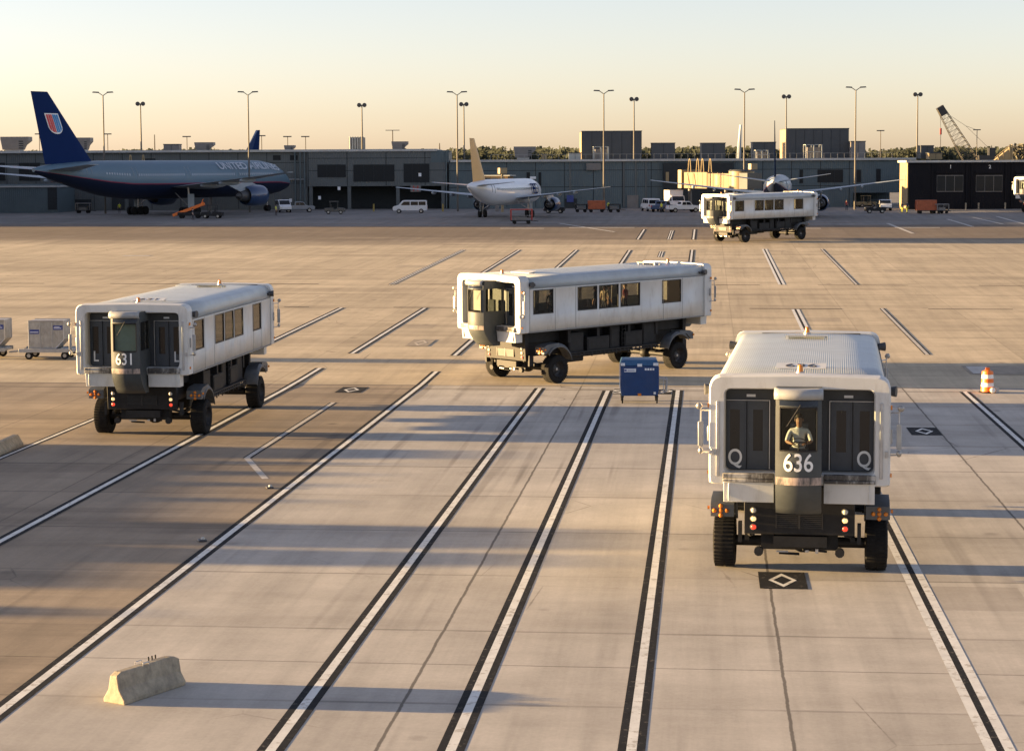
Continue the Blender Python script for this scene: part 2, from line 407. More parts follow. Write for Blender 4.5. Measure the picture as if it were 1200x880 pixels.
def hair_bm(hz):
    hz -= 0.035
    m = MB(); rings = []
    for j in range(6):
        t = math.pi * 0.52 * j / 5 + 0.001
        rings.append([((0.090 + 0.006 * math.sin(i * 2.3 + j)) * math.sin(t) * math.cos(2 * math.pi * i / 14), 0.008 + 0.108 * math.sin(t) * math.sin(2 * math.pi * i / 14), hz + 0.775 + 0.125 * math.cos(t) + (0.05 if math.sin(2 * math.pi * i / 14) < -0.3 and j == 5 else (-0.06 if j == 5 else 0)) + 0.006 * math.sin(i * 1.7)) for i in range(14)])
    return m.loft(rings)
def face_bm(hz):
    hz -= 0.035
    m = MB()
    m.hexa([(-0.012, -0.112, hz + 0.722), (0.012, -0.112, hz + 0.722), (0.018, -0.09, hz + 0.722), (-0.018, -0.09, hz + 0.722)],
           [(-0.006, -0.105, hz + 0.775), (0.006, -0.105, hz + 0.775), (0.01, -0.09, hz + 0.775), (-0.01, -0.09, hz + 0.775)])
    for sx in (-1, 1): m.ell((0.085 * sx, 0.005, hz + 0.75), 0.012, 0.024, 0.034)
    for sx in (-1, 1): m.ell((0.034 * sx, -0.101, hz + 0.777), 0.013, 0.008, 0.008, mat=1)
    m.ell((0, -0.101, hz + 0.69), 0.026, 0.010, 0.007, mat=2)
    return m
def person(label, pose, mats, loc, rz, group=None):
    J, Eg, hz = body(pose)
    me = person_mesh(J, Eg, mats, 'person')
    o = bpy.data.objects.new('person', me); COL.objects.link(o)
    o.location = loc; o.rotation_euler = (0, 0, rz); tag(o, label, 'person', group)
    hair_bm(hz).build('hair', 'hair_dark', o)
    face_bm(hz).build('face', [mats[2], 'black_plastic', 'shirt_red'], o)
    return o

# ------------------------------------------------------------------ mobile lounge
HL, HW = 7.42, 2.35
CROSS = [(2.35, 2.79), (2.35, 5.02), (2.26, 5.36), (2.20, 5.50), (2.12, 5.57), (2.00, 5.60), (1.2, 5.625), (0, 5.64)]
WINS = [(5.05, 6.5), (1.79, 3.26), (0.15, 1.65), (-1.53, 0.0), (-4.85, -3.3)]      # along the side, front positive
WZ = (3.70, 4.95)
def wheel_into(root, x, y, side):
    c = (0, 0, 0)
    r, w = 0.735, 0.30
    m = MB(); prof = [(-w, 0.40), (-w * 1.02, 0.50), (-w, 0.66), (-w * 0.86, 0.715), (-w * 0.5, r), (0, r), (w * 0.5, r), (w * 0.86, 0.715), (w, 0.66), (w * 1.02, 0.50), (w, 0.40)]
    m.lathe(prof, c, 'x', 40)
    for i in range(40):                                  # tread lugs
        t = 2 * math.pi * i / 40
        M = Matrix.Rotation(t, 4, 'X')
        for sx in (-1, 1):
            sk = 0.05 if sx > 0 else 0.0
            m.bx(0.03 * sx, 0.27 * sx, -0.026 + sk, 0.026 + sk, r - 0.02, r + 0.010, 0, M)
    o = m.build('wheel', 'rubber', root); o.location = (x, y, r + 0.012)
    q = MB(); s = side
    q.lathe([(0.0, 0.0), (0.0, 0.12), (s * -0.02, 0.2), (s * -0.10, 0.30), (s * -0.06, 0.36), (s * 0.10, 0.42), (s * 0.24, 0.425)], (s * 0.02, 0, 0), 'x', 24)
    for i in range(8):
        t = 2 * math.pi * i / 8
        q.cyl((s * 0.0, 0.16 * math.cos(t), 0.16 * math.sin(t)), (s * 0.05, 0.16 * math.cos(t), 0.16 * math.sin(t)), 0.018, n=6)
    ri = q.build('rim', 'rim_dark', o); ri.location = (s * 0.06, 0, 0)
    MB().cyl((s * 0.05, 0, 0), (s * 0.17, 0, 0), 0.11, 0.075, 14).build('hub', 'hub_metal', o, bevel=0.01)
    return o

def poly_hit(poly, c, ang):
    d = (math.cos(ang), math.sin(ang)); best = None
    for (ax, az), (bx_, bz) in zip(poly, poly[1:] + poly[:1]):
        ex, ez = bx_ - ax, bz - az; den = d[0] * ez - d[1] * ex
        if abs(den) < 1e-12: continue
        t = ((ax - c[0]) * ez - (az - c[1]) * ex) / den; u = ((ax - c[0]) * d[1] - (az - c[1]) * d[0]) / den
        if t > 0 and -1e-9 <= u <= 1 + 1e-9: best = t if best is None else min(best, t)
    return (c[0] + d[0] * best, c[1] + d[1] * best)
def rrect(w, z0, z1, r, n=5):
    p = []
    for cx, cz, a0 in ((w - r, z1 - r, 0), (-w + r, z1 - r, 90), (-w + r, z0 + r, 180), (w - r, z0 + r, 270)):
        for i in range(n + 1):
            t = R(a0 + 90 * i / n); p.append((cx + r * math.cos(t), cz + r * math.sin(t)))
    return p

def lounge_end(root, s):
    """one driving end; s=-1 puts it at local -y"""
    Rm = Matrix.Identity(4) if s < 0 else Matrix.Rotation(math.pi, 4, 'Z')
    def T(m):
        m.v = [tuple(Rm @ Vector(v)) for v in m.v]; return m
    y0 = -HL
    # frame ring around the recessed front
    outer = [(2.39, 2.80), (2.40, 2.95), (2.40, 5.20), (2.395, 5.40), (2.35, 5.54), (2.27, 5.63), (2.14, 5.68), (1.2, 5.70), (0, 5.72)]
    outer = outer + [(-x, z) for x, z in outer[-2::-1]]
    outer = [(x, z) for x, z in outer] + [(-2.30, 2.76), (2.30, 2.76)]
    inner = rrect(1.97, 3.08, 5.33, 0.16)
    c = (0, 4.2)
    angs = sorted({round(math.atan2(z - c[1], x - c[0]), 6) for x, z in outer + inner} | {round(-math.pi + 2 * math.pi * i / 72, 6) for i in range(72)})
    O = [poly_hit(outer, c, a) for a in angs]; I = [poly_hit(inner, c, a) for a in angs]
    def mixp(a, b, t): return [(p[0] + (q[0] - p[0]) * t, p[1] + (q[1] - p[1]) * t) for p, q in zip(a, b)]
    def ring(pp, y): return [(x, y, z) for x, z in pp]
    m = MB(); m.loft([ring(mixp(O, I, 0.25), y0 + 0.61), ring(O, y0 + 0.6), ring(O, y0 + 0.06), ring(mixp(O, I, 0.10), y0), ring(mixp(O, I, 0.92), y0), ring(I, y0 + 0.05), ring(I, y0 + 0.30)], caps=False)
    T(m).build('end_frame', 'white_paint', root, smooth=40)
    m = MB(); m.loft([ring(I, y0 + 0.30), ring(I, y0 + 0.63)], caps=False)
    T(m).build('recess_lining', 'interior', root, smooth=40)
    for sx in (-1, 1):
        m = MB(); m.bx(sx * 2.12, sx * 2.20, y0 - 0.035, y0 + 0.02, 2.98, 5.0); T(m).build('grab_rail', 'steel', root, bevel=0.01)
        m = MB(); m.bx(sx * 2.26, sx * 2.34, y0 - 0.05, y0 + 0.03, 3.55, 3.72); T(m).build('latch', 'steel', root, bevel=0.01)
        m = MB(); m.bx(sx * 2.37, sx * 2.45, y0 + 0.15, y0 + 0.25, 3.9, 4.3); T(m).build('handle', 'steel', root, bevel=0.01)
    # door wall, doors
    yd = y0 + 0.6
    m = MB(); m.bx(-1.968, 1.968, yd, yd + 0.06, 3.085, 5.325)
    T(m).build('door_wall', 'slate_wall', root)
    for sx in (-1, 1):
        for (a, b, wa, wb) in ((0.84, 1.39, 0.98, 1.24), (1.43, 1.96, 1.60, 1.86)):
            m = MB(); x0, x1 = sorted((sx * a, sx * b)); w0, w1 = sorted((sx * wa, sx * wb))
            m.panel(lambda u, v: (u, yd - 0.05, v), [x0, x1], [3.10, 4.95], [(w0, w1, 3.60, 4.72)])
            m.bx(x0, x0 + 0.03, yd - 0.07, yd - 0.005, 3.10, 4.95); m.bx(x1 - 0.03, x1, yd - 0.07, yd - 0.005, 3.10, 4.95)
            m.bx(x0 + 0.031, x1 - 0.031, yd - 0.07, yd - 0.005, 4.90, 4.95); m.bx(x0 + 0.031, x1 - 0.031, yd - 0.07, yd - 0.005, 3.10, 3.16)
            d = T(m).build('door', 'door_slate', root)
            m = MB(); m.bx(w0, w1, yd - 0.045, yd - 0.03, 3.60, 4.72)
            T(m).build('window', 'black_glass', d)
        m = MB(); m.bx(sx * 1.3 - 0.12, sx * 1.3 + 0.12, yd - 0.012, yd - 0.002, 5.06, 5.13)
        T(m).build('notice_plate', 'sticker_white', root)
        m = MB(); m.bx(sx * 0.80 - 0.012, sx * 0.80 + 0.012, yd - 0.10, yd - 0.07, 3.12, 4.98); m.bx(sx * 0.80, sx * 1.96, yd - 0.09, yd - 0.075, 4.965, 4.985)
        T(m).build('door_trim', 'steel', root)
    # ledge and skirts
    for sx in (-1, 1):
        a, b = sorted((sx * 0.66, sx * 2.02)); m = MB()
        m.bx(a, b, y0 - 0.10, y0 + 0.59, 2.93, 3.075); m.bx(a, b, y0 - 0.13, y0 - 0.02, 2.84, 2.928)
        T(m).build('bumper_ledge', 'scuffed_paint', root, bevel=0.02)
    for sx in (-1, 1):
        a, b = sorted((sx * 0.66, sx * 2.0)); m = MB()
        m.hexa([(a, y0 + 0.02, 2.28), (b, y0 + 0.02, 2.28), (b, y0 + 0.5, 2.28), (a, y0 + 0.5, 2.28)], [(a, y0 - 0.04, 2.835), (b, y0 - 0.04, 2.835), (b, y0 + 0.5, 2.835), (a, y0 + 0.5, 2.835)])
        xs = sx * 1.86
        m.bx(xs - 0.012, xs + 0.012, y0 - 0.05, y0, 2.32, 2.80)
        T(m).build('skirt', 'white_paint', root, bevel=0.035)
    # driver's cab pod
    def TP(m):
        m.v = [(x, y, z + 0.12) for x, y, z in m.v]; return T(m)
    PW = 0.60; yc = y0 - 0.93; n0 = len(root.children)
    def yf(x, z):
        b = yc - 0.13 + 0.17 * (x / PW) ** 2
        if z < 2.95: k = (2.95 - z) / 1.0; b += 0.62 * k * k + 0.05 * k
        if z > 4.9: b += 0.10 * ((z - 4.9) / 0.42)
        return b
    us = [-PW + 2 * PW * i / 10 for i in range(11)]
    zs = [1.93, 2.1, 2.3, 2.5, 2.7, 2.95, 3.3, 3.7, 4.86, 5.02, 5.15, 5.30]
    m = MB(); m.panel(lambda u, v: (u, yf(u, v), v), us, zs, [(-0.48, 0.48, 3.71, 4.85)])
    for sx in (-1, 1):
        def PS(t, z, sx=sx):
            back = yc + 1.49 if z >= 3.08 else yc + 1.2
            a = yf(PW, z); return (sx * PW, a + (back - a) * t, z)
        m.panel(PS, [0, 0.25, 0.5, 0.75, 1], [z for z in zs if z not in (4.86,)] + [3.08], [(0.12, 0.86, 3.72, 4.88)])
    top = [(u, yf(u, 5.30), 5.30) for u in us] + [(PW, yc + 1.49, 5.30), (-PW, yc + 1.49, 5.30)]
    m.add(top, [tuple(range(len(top)))])
    bot = [(u, yf(u, 1.93), 1.93) for u in us] + [(PW, yc + 1.2, 1.93), (-PW, yc + 1.2, 1.93)]
    m.add(bot, [tuple(range(len(bot) - 1, -1, -1))])
    cab = TP(m).build('driver_cab', 'cab_grey', root, smooth=50)
    # windscreen with frame
    m = MB(); m.panel(lambda u, v: (u, yf(u, v) + 0.02, v), [-0.48 + 0.96 * i / 8 for i in range(9)], [3.71, 4.85])
    TP(m).build('windscreen', 'windshield_glass', cab)
    m = MB()
    def edge(u, v): return (u, yf(u, v) - 0.012, v)
    for seg in ([(-0.48 + 0.96 * i / 8, 3.71) for i in range(9)], [(-0.48 + 0.96 * i / 8, 4.85) for i in range(9)], [(-0.48, 3.71), (-0.48, 4.85)], [(0.48, 3.71), (0.48, 4.85)]):
        m.path([edge(*q) for q in seg], 0.022, 6)
    m.path([(0.05, yf(0.05, 4.9) - 0.03, 4.93), (-0.30, yf(-0.3, 4.3) - 0.02, 4.36)], 0.012, 6)
    TP(m).build('windscreen_frame', 'black_plastic', cab)
    m = MB(); m.panel(lambda u, v: (u, yf(u, v) - 0.008, v), [-0.50 + 1.0 * i / 8 for i in range(9)], [4.90, 5.04])
    TP(m).build('sign_glass', 'black_glass', cab)
    for sx in (-1, 1):
        m = MB(); m.bx(sx * PW - 0.008, sx * PW + 0.008, yc + 0.21, yc + 1.28, 3.72, 4.88)
        TP(m).build('side_window', 'side_glass', cab)
    # rounded hood over the windscreen
    m = MB(); rings = []
    for dz, dy in ((5.06, -0.03), (5.08, -0.12), (5.17, -0.17), (5.27, -0.14), (5.325, -0.02), (5.33, 0.16)):
        rings.append([(u * 1.06, yf(u, 5.0) + dy, dz) for u in us])
    m.loft(rings, caps=False, closed=False)
    TP(m).build('hood', 'hood_grey', cab, smooth=60, solid=0.02)
    m = MB(); m.panel(lambda u, v: (u, yf(u, v) - 0.010, v), us[0:], [2.80, 2.87, 2.94, 3.01])
    TP(m).build('scuff_strip', 'cab_scuffed', cab)
    # cab inside: floor, dashboard, wheel, seat
    m = MB(); m.bx(-0.58, 0.58, yc + 0.1, yc + 1.48, 3.06, 3.10); m.bx(-0.56, 0.56, yc + 0.04, yc + 0.26, 3.10, 3.66)
    TP(m).build('dashboard', 'interior_dark', cab)
    m = MB(); m.lathe([(-0.015, 0.20), (0, 0.215), (0.015, 0.20), (0, 0.185), (-0.015, 0.20)], (0, 0, 0), 'y', 20)
    Mw = Matrix.Translation((0.0, yc + 0.50, 3.86)) @ Matrix.Rotation(R(50), 4, 'X')
    m.cyl((0, 0, 0), (0, -0.3, 0), 0.02, n=6); m.bx(-0.2, 0.2, -0.012, 0.012, -0.012, 0.012); m.v = [tuple(Mw @ Vector(v)) for v in m.v]
    TP(m).build('steering_wheel', 'black_plastic', cab)
    m = MB(); m.bx(-0.25, 0.25, yc + 0.72, yc + 1.2, 3.55, 3.66); m.bx(-0.24, 0.24, yc + 1.14, yc + 1.26, 3.66, 4.28); m.bx(-0.13, 0.13, yc + 0.85, yc + 1.05, 3.10, 3.55)
    TP(m).build('driver_seat', 'seat_fabric', cab, bevel=0.04)
    # chassis end plate with lamps
    yp = y0 + 1.12
    m = MB(); m.hexa([(-1.5, yp + 0.12, 1.2), (1.5, yp + 0.12, 1.2), (1.5, yp + 0.3, 1.2), (-1.5, yp + 0.3, 1.2)], [(-1.5, yp, 2.75), (1.5, yp, 2.75), (1.5, yp + 0.3, 2.75), (-1.5, yp + 0.3, 2.75)])
    pl = T(m).build('front_plate', 'chassis_black', root, bevel=0.02)
    def py(z): return yp + 0.12 * (2.75 - z) / 1.55
    for a, b in ((-0.61, -0.03), (0.03, 0.61)):
        m = MB()
        for i in range(7): zz = 1.40 + i * 0.055; m.bx(a, b, py(zz) - 0.03, py(zz) - 0.004, zz, zz + 0.03)
        m.bx(a - 0.03, a - 0.002, py(1.6) - 0.04, py(1.6) + 0.0, 1.38, 1.80); m.bx(b + 0.002, b + 0.03, py(1.6) - 0.04, py(1.6) + 0.0, 1.38, 1.80)
        T(m).build('grille', 'black_plastic', pl)
    for sx in (-1, 1):
        for z, mt in ((1.87, 'lens_clear'), (1.63, 'amber_lit'), (1.40, 'red_lit')):
            m = MB(); m.cyl((sx * 1.24, py(z) - 0.03, z), (sx * 1.24, py(z) - 0.001, z), 0.085, 0.10, 16); 
            a = T(m).build('lamp', 'rim_dark', pl)
            m = MB(); m.ell((sx * 1.24, py(z) - 0.03, z), 0.072, 0.03, 0.072, 12, 6)
            T(m).build('lens', mt, a)
    m = MB(); m.bx(-1.05, 1.05, yp + 0.5, yp + 0.9, 0.72, 1.18); m.bx(-0.7, 0.75, yp + 0.12, yp + 0.5, 0.86, 1.15)
    m.cyl((-1.9, -4.69, 0.75), (1.9, -4.69, 0.75), 0.15, n=12); m.ell((0.1, -4.69, 0.74), 0.36, 0.36, 0.30)
    for sx in (-1, 1):
        m.cyl((sx * 1.25, yp + 0.2, 1.2), (sx * 1.55, -4.69, 0.85), 0.05, n=8); m.cyl((sx * 1.1, yp + 0.1, 0.72), (sx * 1.1, yp + 0.28, 0.72), 0.13, n=10)
        m.bx(sx * 1.45 - 0.06, sx * 1.45 + 0.06, -5.6, -3.8, 0.92, 1.05); m.bx(sx * 1.62 - 0.05, sx * 1.62 + 0.05, yp + 0.2, yp + 0.5, 0.95, 1.5)
    m.cyl((-0.55, yp + 0.3, 0.66), (0.0, yp + 0.4, 0.62), 0.04, n=6); m.cyl((0.1, yp + 0.25, 0.78), (0.75, yp + 0.4, 0.70), 0.035, n=6)
    T(m).build('front_axle', 'chassis_black', root)
    m = MB(); m.bx(-0.62, -0.30, yp + 0.24, yp + 0.29, 0.69, 0.73); m.bx(0.16, 0.26, yp + 0.24, yp + 0.29, 0.70, 0.76); m.bx(0.44, 0.52, yp + 0.22, yp + 0.28, 0.68, 0.80)
    T(m).build('towing_bracket', 'steel', root)
    # fenders with lamp clusters
    for sx in (-1, 1):
        m = MB(); rr = []
        for i in range(13):
            t = R(40 + 126 * i / 12); cy, cz = -4.69 - 0.97 * math.cos(t), 0.95 + 1.02 * math.sin(t)
            x0, x1 = sx * 1.78, sx * 2.46
            rr.append([(x0, cy, cz), (x0, cy, cz + 0.03), (sx * 2.36, cy, cz + 0.13), (x1, cy, cz + 0.03), (x1, cy, cz - 0.06), (x1 - sx * 0.03, cy, cz - 0.06), (x1 - sx * 0.05, cy, cz - 0.01)])
        m.loft(rr, caps=True)
        zt = 1.62
        m.prism([(-5.80, 1.60), (-5.80, 1.96), (-5.55, 2.08), (-4.69, 2.13), (-4.69, 2.02), (-5.3, 1.90), (-5.62, 1.60)], 'x', sx * 1.80, sx * 2.44)
        fd = T(m).build('fender', 'fender_grey', root, smooth=40)
        for k, (dx, dz) in enumerate(((-0.18, 0), (0, 0.0), (0.0, 0.13), (0.0, -0.13), (0.16, 0.0))):
            m = MB(); m.cyl((sx * 2.16 - sx * dx, -5.85, 1.76 + dz), (sx * 2.16 - sx * dx, -5.80, 1.76 + dz), 0.05, 0.062, 12); m.ell((sx * 2.16 - sx * dx, -5.85, 1.76 + dz), 0.05, 0.025, 0.05, 10, 6)
            T(m).build('turn_lamp', 'amber', fd)
        m = MB(); m.cyl((sx * 2.47, -5.76, 1.84), (sx * 2.53, -5.76, 1.84), 0.05, n=10)
        T(m).build('marker_lamp', 'amber', fd)
    # mirrors, corner lamps, floodlights, roof fittings
    for sx in (-1, 1):
        m = MB(); m.path([(sx * 2.38, y0 + 0.25, 4.72), (sx * 2.62, y0 + 0.08, 4.74), (sx * 2.64, y0 + 0.05, 3.62), (sx * 2.38, y0 + 0.25, 3.58)], 0.02, 6)
        m.path([(sx * 2.62, y0 + 0.08, 4.74), (sx * 2.70, y0 + 0.02, 4.95)], 0.02, 6)
        mb = T(m).build('mirror_bracket', 'steel', root)
        m = MB(); m.bx(sx * 2.62 - 0.07, sx * 2.62 + 0.07, y0 - 0.02, y0 + 0.02, 3.78, 4.45); T(m).build('mirror', 'hood_grey', mb, bevel=0.02)
        m = MB(); m.ell((sx * 2.66, y0 + 0.02, 4.86), 0.09, 0.06, 0.09); T(m).build('round_mirror', 'hub_metal', mb)
        m = MB(); m.ell((sx * 2.62, y0 + 0.0, 3.66), 0.07, 0.07, 0.09); T(m).build('lower_mirror', 'hub_metal', mb)
        m = MB(); m.cyl((sx * 2.34, y0 + 0.75, 5.24), (sx * 2.56, y0 + 0.70, 5.24), 0.11, 0.15, 12); m.bx(sx * 2.30, sx * 2.42, y0 + 0.95, y0 + 1.05, 5.16, 5.28)
        T(m).build('floodlight', 'rim_dark', root)
        m = MB(); m.bx(sx * 2.40, sx * 2.44, y0 + 0.06, y0 + 0.18, 4.82, 4.94); m.bx(sx * 2.40, sx * 2.44, y0 + 0.06, y0 + 0.14, 3.02, 3.12)
        T(m).build('marker_lamp', 'amber', root)
    m = MB(); m.cyl((0, y0 + 1.0, 5.66), (0, y0 + 1.0, 5.72), 0.12, n=12); b = T(m).build('beacon', 'steel', root)
    m = MB(); m.cyl((0, y0 + 1.0, 5.72), (0, y0 + 1.0, 5.86), 0.085, 0.07, 12); m.ell((0, y0 + 1.0, 5.86), 0.07, 0.07, 0.05); T(m).build('lens', 'amber', b)
    m = MB(); m.hexa([(-0.68, y0 + 2.25, 5.67), (0.68, y0 + 2.25, 5.67), (0.68, y0 + 2.85, 5.75), (-0.68, y0 + 2.85, 5.75)], [(-0.68, y0 + 2.25, 5.69), (0.68, y0 + 2.25, 5.69), (0.68, y0 + 2.85, 5.77), (-0.68, y0 + 2.85, 5.77)])
    for sx in (-1, 1): m.bx(sx * 0.6 - 0.03, sx * 0.6 + 0.03, y0 + 2.3, y0 + 2.4, 5.60, 5.68); m.bx(sx * 0.6 - 0.03, sx * 0.6 + 0.03, y0 + 2.7, y0 + 2.8, 5.60, 5.735)
    T(m).build('roof_plate', 'white_paint', root)
    m = MB(); m.bx(-1.75, 1.5, y0 + 0.61, y0 + 0.64, 5.62, 5.66); T(m).build('roof_seal', 'chassis_black', root)

def make_lounge():
    root = thing('mobile_lounge', '', 'airport bus')
    # body shell: roof and two side walls with window openings
    half = CROSS[1:]
    prof = half + [(-x, z) for x, z in half[-2::-1]]
    ys = [-HL + 0.5, -4, 0, 4, HL - 0.5]
    m = MB(); m.loft([[(x, y, z) for x, z in prof] for y in ys], caps=False, closed=False)
    m.build('roof', 'roof_paint', root, smooth=60, solid=0.05)
    for sx in (-1, 1):
        sgn = sx                                   # windows on the +x side as listed, mirrored through the centre on the other
        holes = [(-b, -a, *WZ) if sx > 0 else (a, b, *WZ) for a, b in WINS]
        m = MB(); m.panel(lambda u, v: (sx * HW, u, v), [-HL + 0.5, HL - 0.5], [2.79, 5.02], holes)
        w = m.build('side_wall', 'white_paint', root, solid=0.06)
        for (a, b, z0, z1) in holes:
            m = MB(); t = 0.045; X0, X1 = sorted((sx * (HW - 0.03), sx * (HW + 0.042)))
            m.bx(X0, X1, a, b, z0, z0 + t); m.bx(X0, X1, a, b, z1 - t, z1); m.bx(X0, X1, a, a + t, z0 + t, z1 - t); m.bx(X0, X1, b - t, b, z0 + t, z1 - t)
            fr = m.build('window', 'black_plastic', w)
            MB().bx(sx * HW - 0.008, sx * HW + 0.008, a + t, b - t, z0 + t, z1 - t).build('pane', 'window_glass', fr)
        m = MB()
        for y in (-6.75, -4.92, -3.4, 3.4, 4.95, 6.7): m.bx(sx * HW + sx * 0.028, sx * HW + sx * 0.038, y - 0.012, y + 0.012, 2.80, 5.0)
        m.bx(sx * HW + sx * 0.02, sx * HW + sx * 0.05, -HL + 0.65, HL - 0.65, 5.03, 5.065); m.bx(sx * HW + sx * 0.02, sx * HW + sx * 0.05, -HL + 0.65, HL - 0.65, 2.77, 2.83)
        m.build('side_trim', 'seam_grey', w)
    m = MB(); m.bx(-HW + 0.04, HW - 0.04, -HL + 0.5, HL - 0.5, 2.80, 2.90); m.build('floor', 'interior_dark', root)
    m = MB()
    for sx in (-1, 1):
        for y in (-4.6, -3.2, -1.8, -0.4, 1.0, 2.4, 3.8):
            m.bx(sx * 1.55, sx * 2.1, y, y + 1.0, 3.25, 3.36); m.bx(sx * 2.06, sx * 2.16, y, y + 1.0, 3.36, 3.75); m.bx(sx * 1.75, sx * 1.85, y + 0.4, y + 0.6, 2.90, 3.25)
    m.build('bench_seat', 'seat_fabric', root)
    m = MB()
    for y in (-3, 0, 3):
        for sx in (-1, 1): m.cyl((sx * 1.1, y, 2.90), (sx * 1.1, y, 5.5), 0.025, n=8)
    m.build('grab_pole', 'steel', root)
    # chassis
    m = MB()
    m.bx(-1.25, 1.25, -6.2, 6.2, 2.1, 2.74); m.bx(-0.95, -0.7, -6.1, 6.1, 1.35, 2.1); m.bx(0.7, 0.95, -6.1, 6.1, 1.35, 2.1)
    for y in (-3.4, -1.2, 1.2, 3.4): m.bx(-1.9, 1.9, y - 0.1, y + 0.1, 2.0, 2.7)
    m.bx(-0.9, 0.9, -2.6, 2.4, 1.05, 1.35)
    m.build('chassis', 'chassis_black', root, bevel=0.02)
    for sx in (-1, 1):
        m = MB(); e = sx * 2.02; f = sx * 1.2
        a, b = sorted((e, f))
        m.bx(a, b, -3.55, 3.55, 1.42, 1.50)                      # step ledge
        m.bx(a, b - 0.0, -3.5, 3.5, 2.66, 2.74)
        for (y0, y1, z0, z1, ins) in ((-3.4, -2.3, 1.5, 2.5, 0.16), (-2.1, -0.4, 1.5, 2.2, 0.08), (-0.2, 0.55, 1.5, 2.62, 0.22), (0.8, 2.2, 1.52, 2.3, 0.1), (2.35, 3.4, 1.5, 2.62, 0.2)):
            q = sx * (2.02 - ins); a2, b2 = sorted((q, f)); m.bx(a2, b2, y0, y1, z0, z1)
            m.bx(*sorted((q, q + sx * 0.025)), y0 + 0.07, y1 - 0.07, z0 + 0.08, z1 - 0.08)
        m.path([(sx * 1.98, -3.5, 1.33), (sx * 1.98, 3.5, 1.33)], 0.045, 8)
        m.path([(sx * 1.9, 0.62, 1.45), (sx * 1.9, 0.62, 2.7)], 0.025, 6); m.path([(sx * 1.9, 0.9, 1.45), (sx * 1.9, 0.9, 2.7)], 0.025, 6)
        for z in (1.7, 1.95, 2.2, 2.45): m.path([(sx * 1.9, 0.62, z), (sx * 1.9, 0.9, z)], 0.018, 6)
        for i in range(22): m.bx(*sorted((sx * 1.99, sx * 2.03)), -3.4 + i * 0.31, -3.4 + i * 0.31 + 0.09, 1.24 + 0.05 * math.sin(i * 2.1), 1.42)
        m.build('equipment_locker', 'chassis_black', root, bevel=0.015)
        m = MB(); m.bx(*sorted((sx * 0.5, sx * 1.1)), -2.9 if sx > 0 else -0.2, -1.5 if sx > 0 else 1.2, 0.85, 1.35); m.build('tank', 'chassis_black', root, bevel=0.06)
    for sx in (-1, 1):
        for y in (-4.69, 4.69): wheel_into(root, sx * 2.10, y, sx)
    lounge_end(root, -1); lounge_end(root, 1)
    return root

def lounge_text(root, num, letter, ends=(-1,), roof=True):
    for s in (-1, 1):
        Rm = Matrix.Identity(4) if s < 0 else Matrix.Rotation(math.pi, 4, 'Z')
        if roof:
            M = Rm @ frameM((0, -HL + 2.36, 5.709), (1, 0, 0), (0, 0.9912, 0.1322)); text(num, 0.38, M, root, 'letter_black', 'roof_number', 1.15, 0.0)
        if s in ends:
            M = Rm @ frameM((0, -HL - 1.055, 3.30), (1, 0, 0), (0, 0, 1))
            def warp(p, M=M): 
                q = M @ p; lx = p.x; q2 = Vector((0, 0.17 * (lx / 0.6) ** 2, 0)); return q + (Rm.to_3x3() @ q2) + Rm.to_3x3() @ Vector((0, -0.012, 0))
            text(num, 0.48, M, root, 'letter_white', 'fleet_number', 0.80, 0.006, warp=warp)
            for sx in (-1, 1):
                M = Rm @ frameM((sx * 1.72, -HL + 0.6 - 0.075, 3.22 if letter == 'Q' else 3.28), (1, 0, 0), (0, 0, 1)); text(letter, 0.44, M, root, 'letter_white', 'bay_letter', 0.80, 0.008)

base = make_lounge()
L2 = copy_tree(base); L631 = copy_tree(base); L4 = copy_tree(base); L5 = copy_tree(base)
GRP = 'mobile lounges on the apron'
tag(base, 'white mobile lounge facing the camera numbered 636, letter Q on its doors, driver in view', 'airport bus', GRP)
tag(L2, 'white mobile lounge seen broadside mid apron, five side windows, sunlit front, behind the blue cart', 'airport bus', GRP)
tag(L631, 'white mobile lounge numbered 631, letter L on its doors, no driver in view', 'airport bus', GRP)
tag(L4, 'small distant white mobile lounge broadside in front of the rear-facing airliner', 'airport bus', GRP)
tag(L5, 'white mobile lounge cut off by the right edge before the black gate building', 'airport bus', GRP)
place(base, (8.8154, 60.94, 0), R(-9.116))
place(L631, (-14.7456, 90.49, 0), R(-6.928))
place(L2, (4.1473, 109.54, 0.06), R(-46.29), 0.012)
place(L4, (29.84, 243.6, gz(243.6)), R(-52.0), SL)
p = G(1236, 248.5); place(L5, (p.x, p.y, p.z), R(-52.0), SL)
cab631 = [c for c in L631.children if c.name.startswith('driver_cab')][0]
m = MB(); m.bx(-0.46, 0.46, -HL - 0.80, -HL - 0.78, 3.84, 4.95); m.build('glare_panel', 'glare_green', cab631)  # panel added behind the glass to imitate its greenish reflection
cab2 = [c for c in L2.children if c.name.startswith('driver_cab')][0]
m = MB(); m.bx(-0.46, 0.46, -HL - 0.80, -HL - 0.78, 3.90, 4.95); m.build('glare_panel', 'interior', cab2)  # pale panel added behind the glass so the windscreen reads bright
lounge_text(base, '636', 'Q'); lounge_text(L631, '631', 'L')

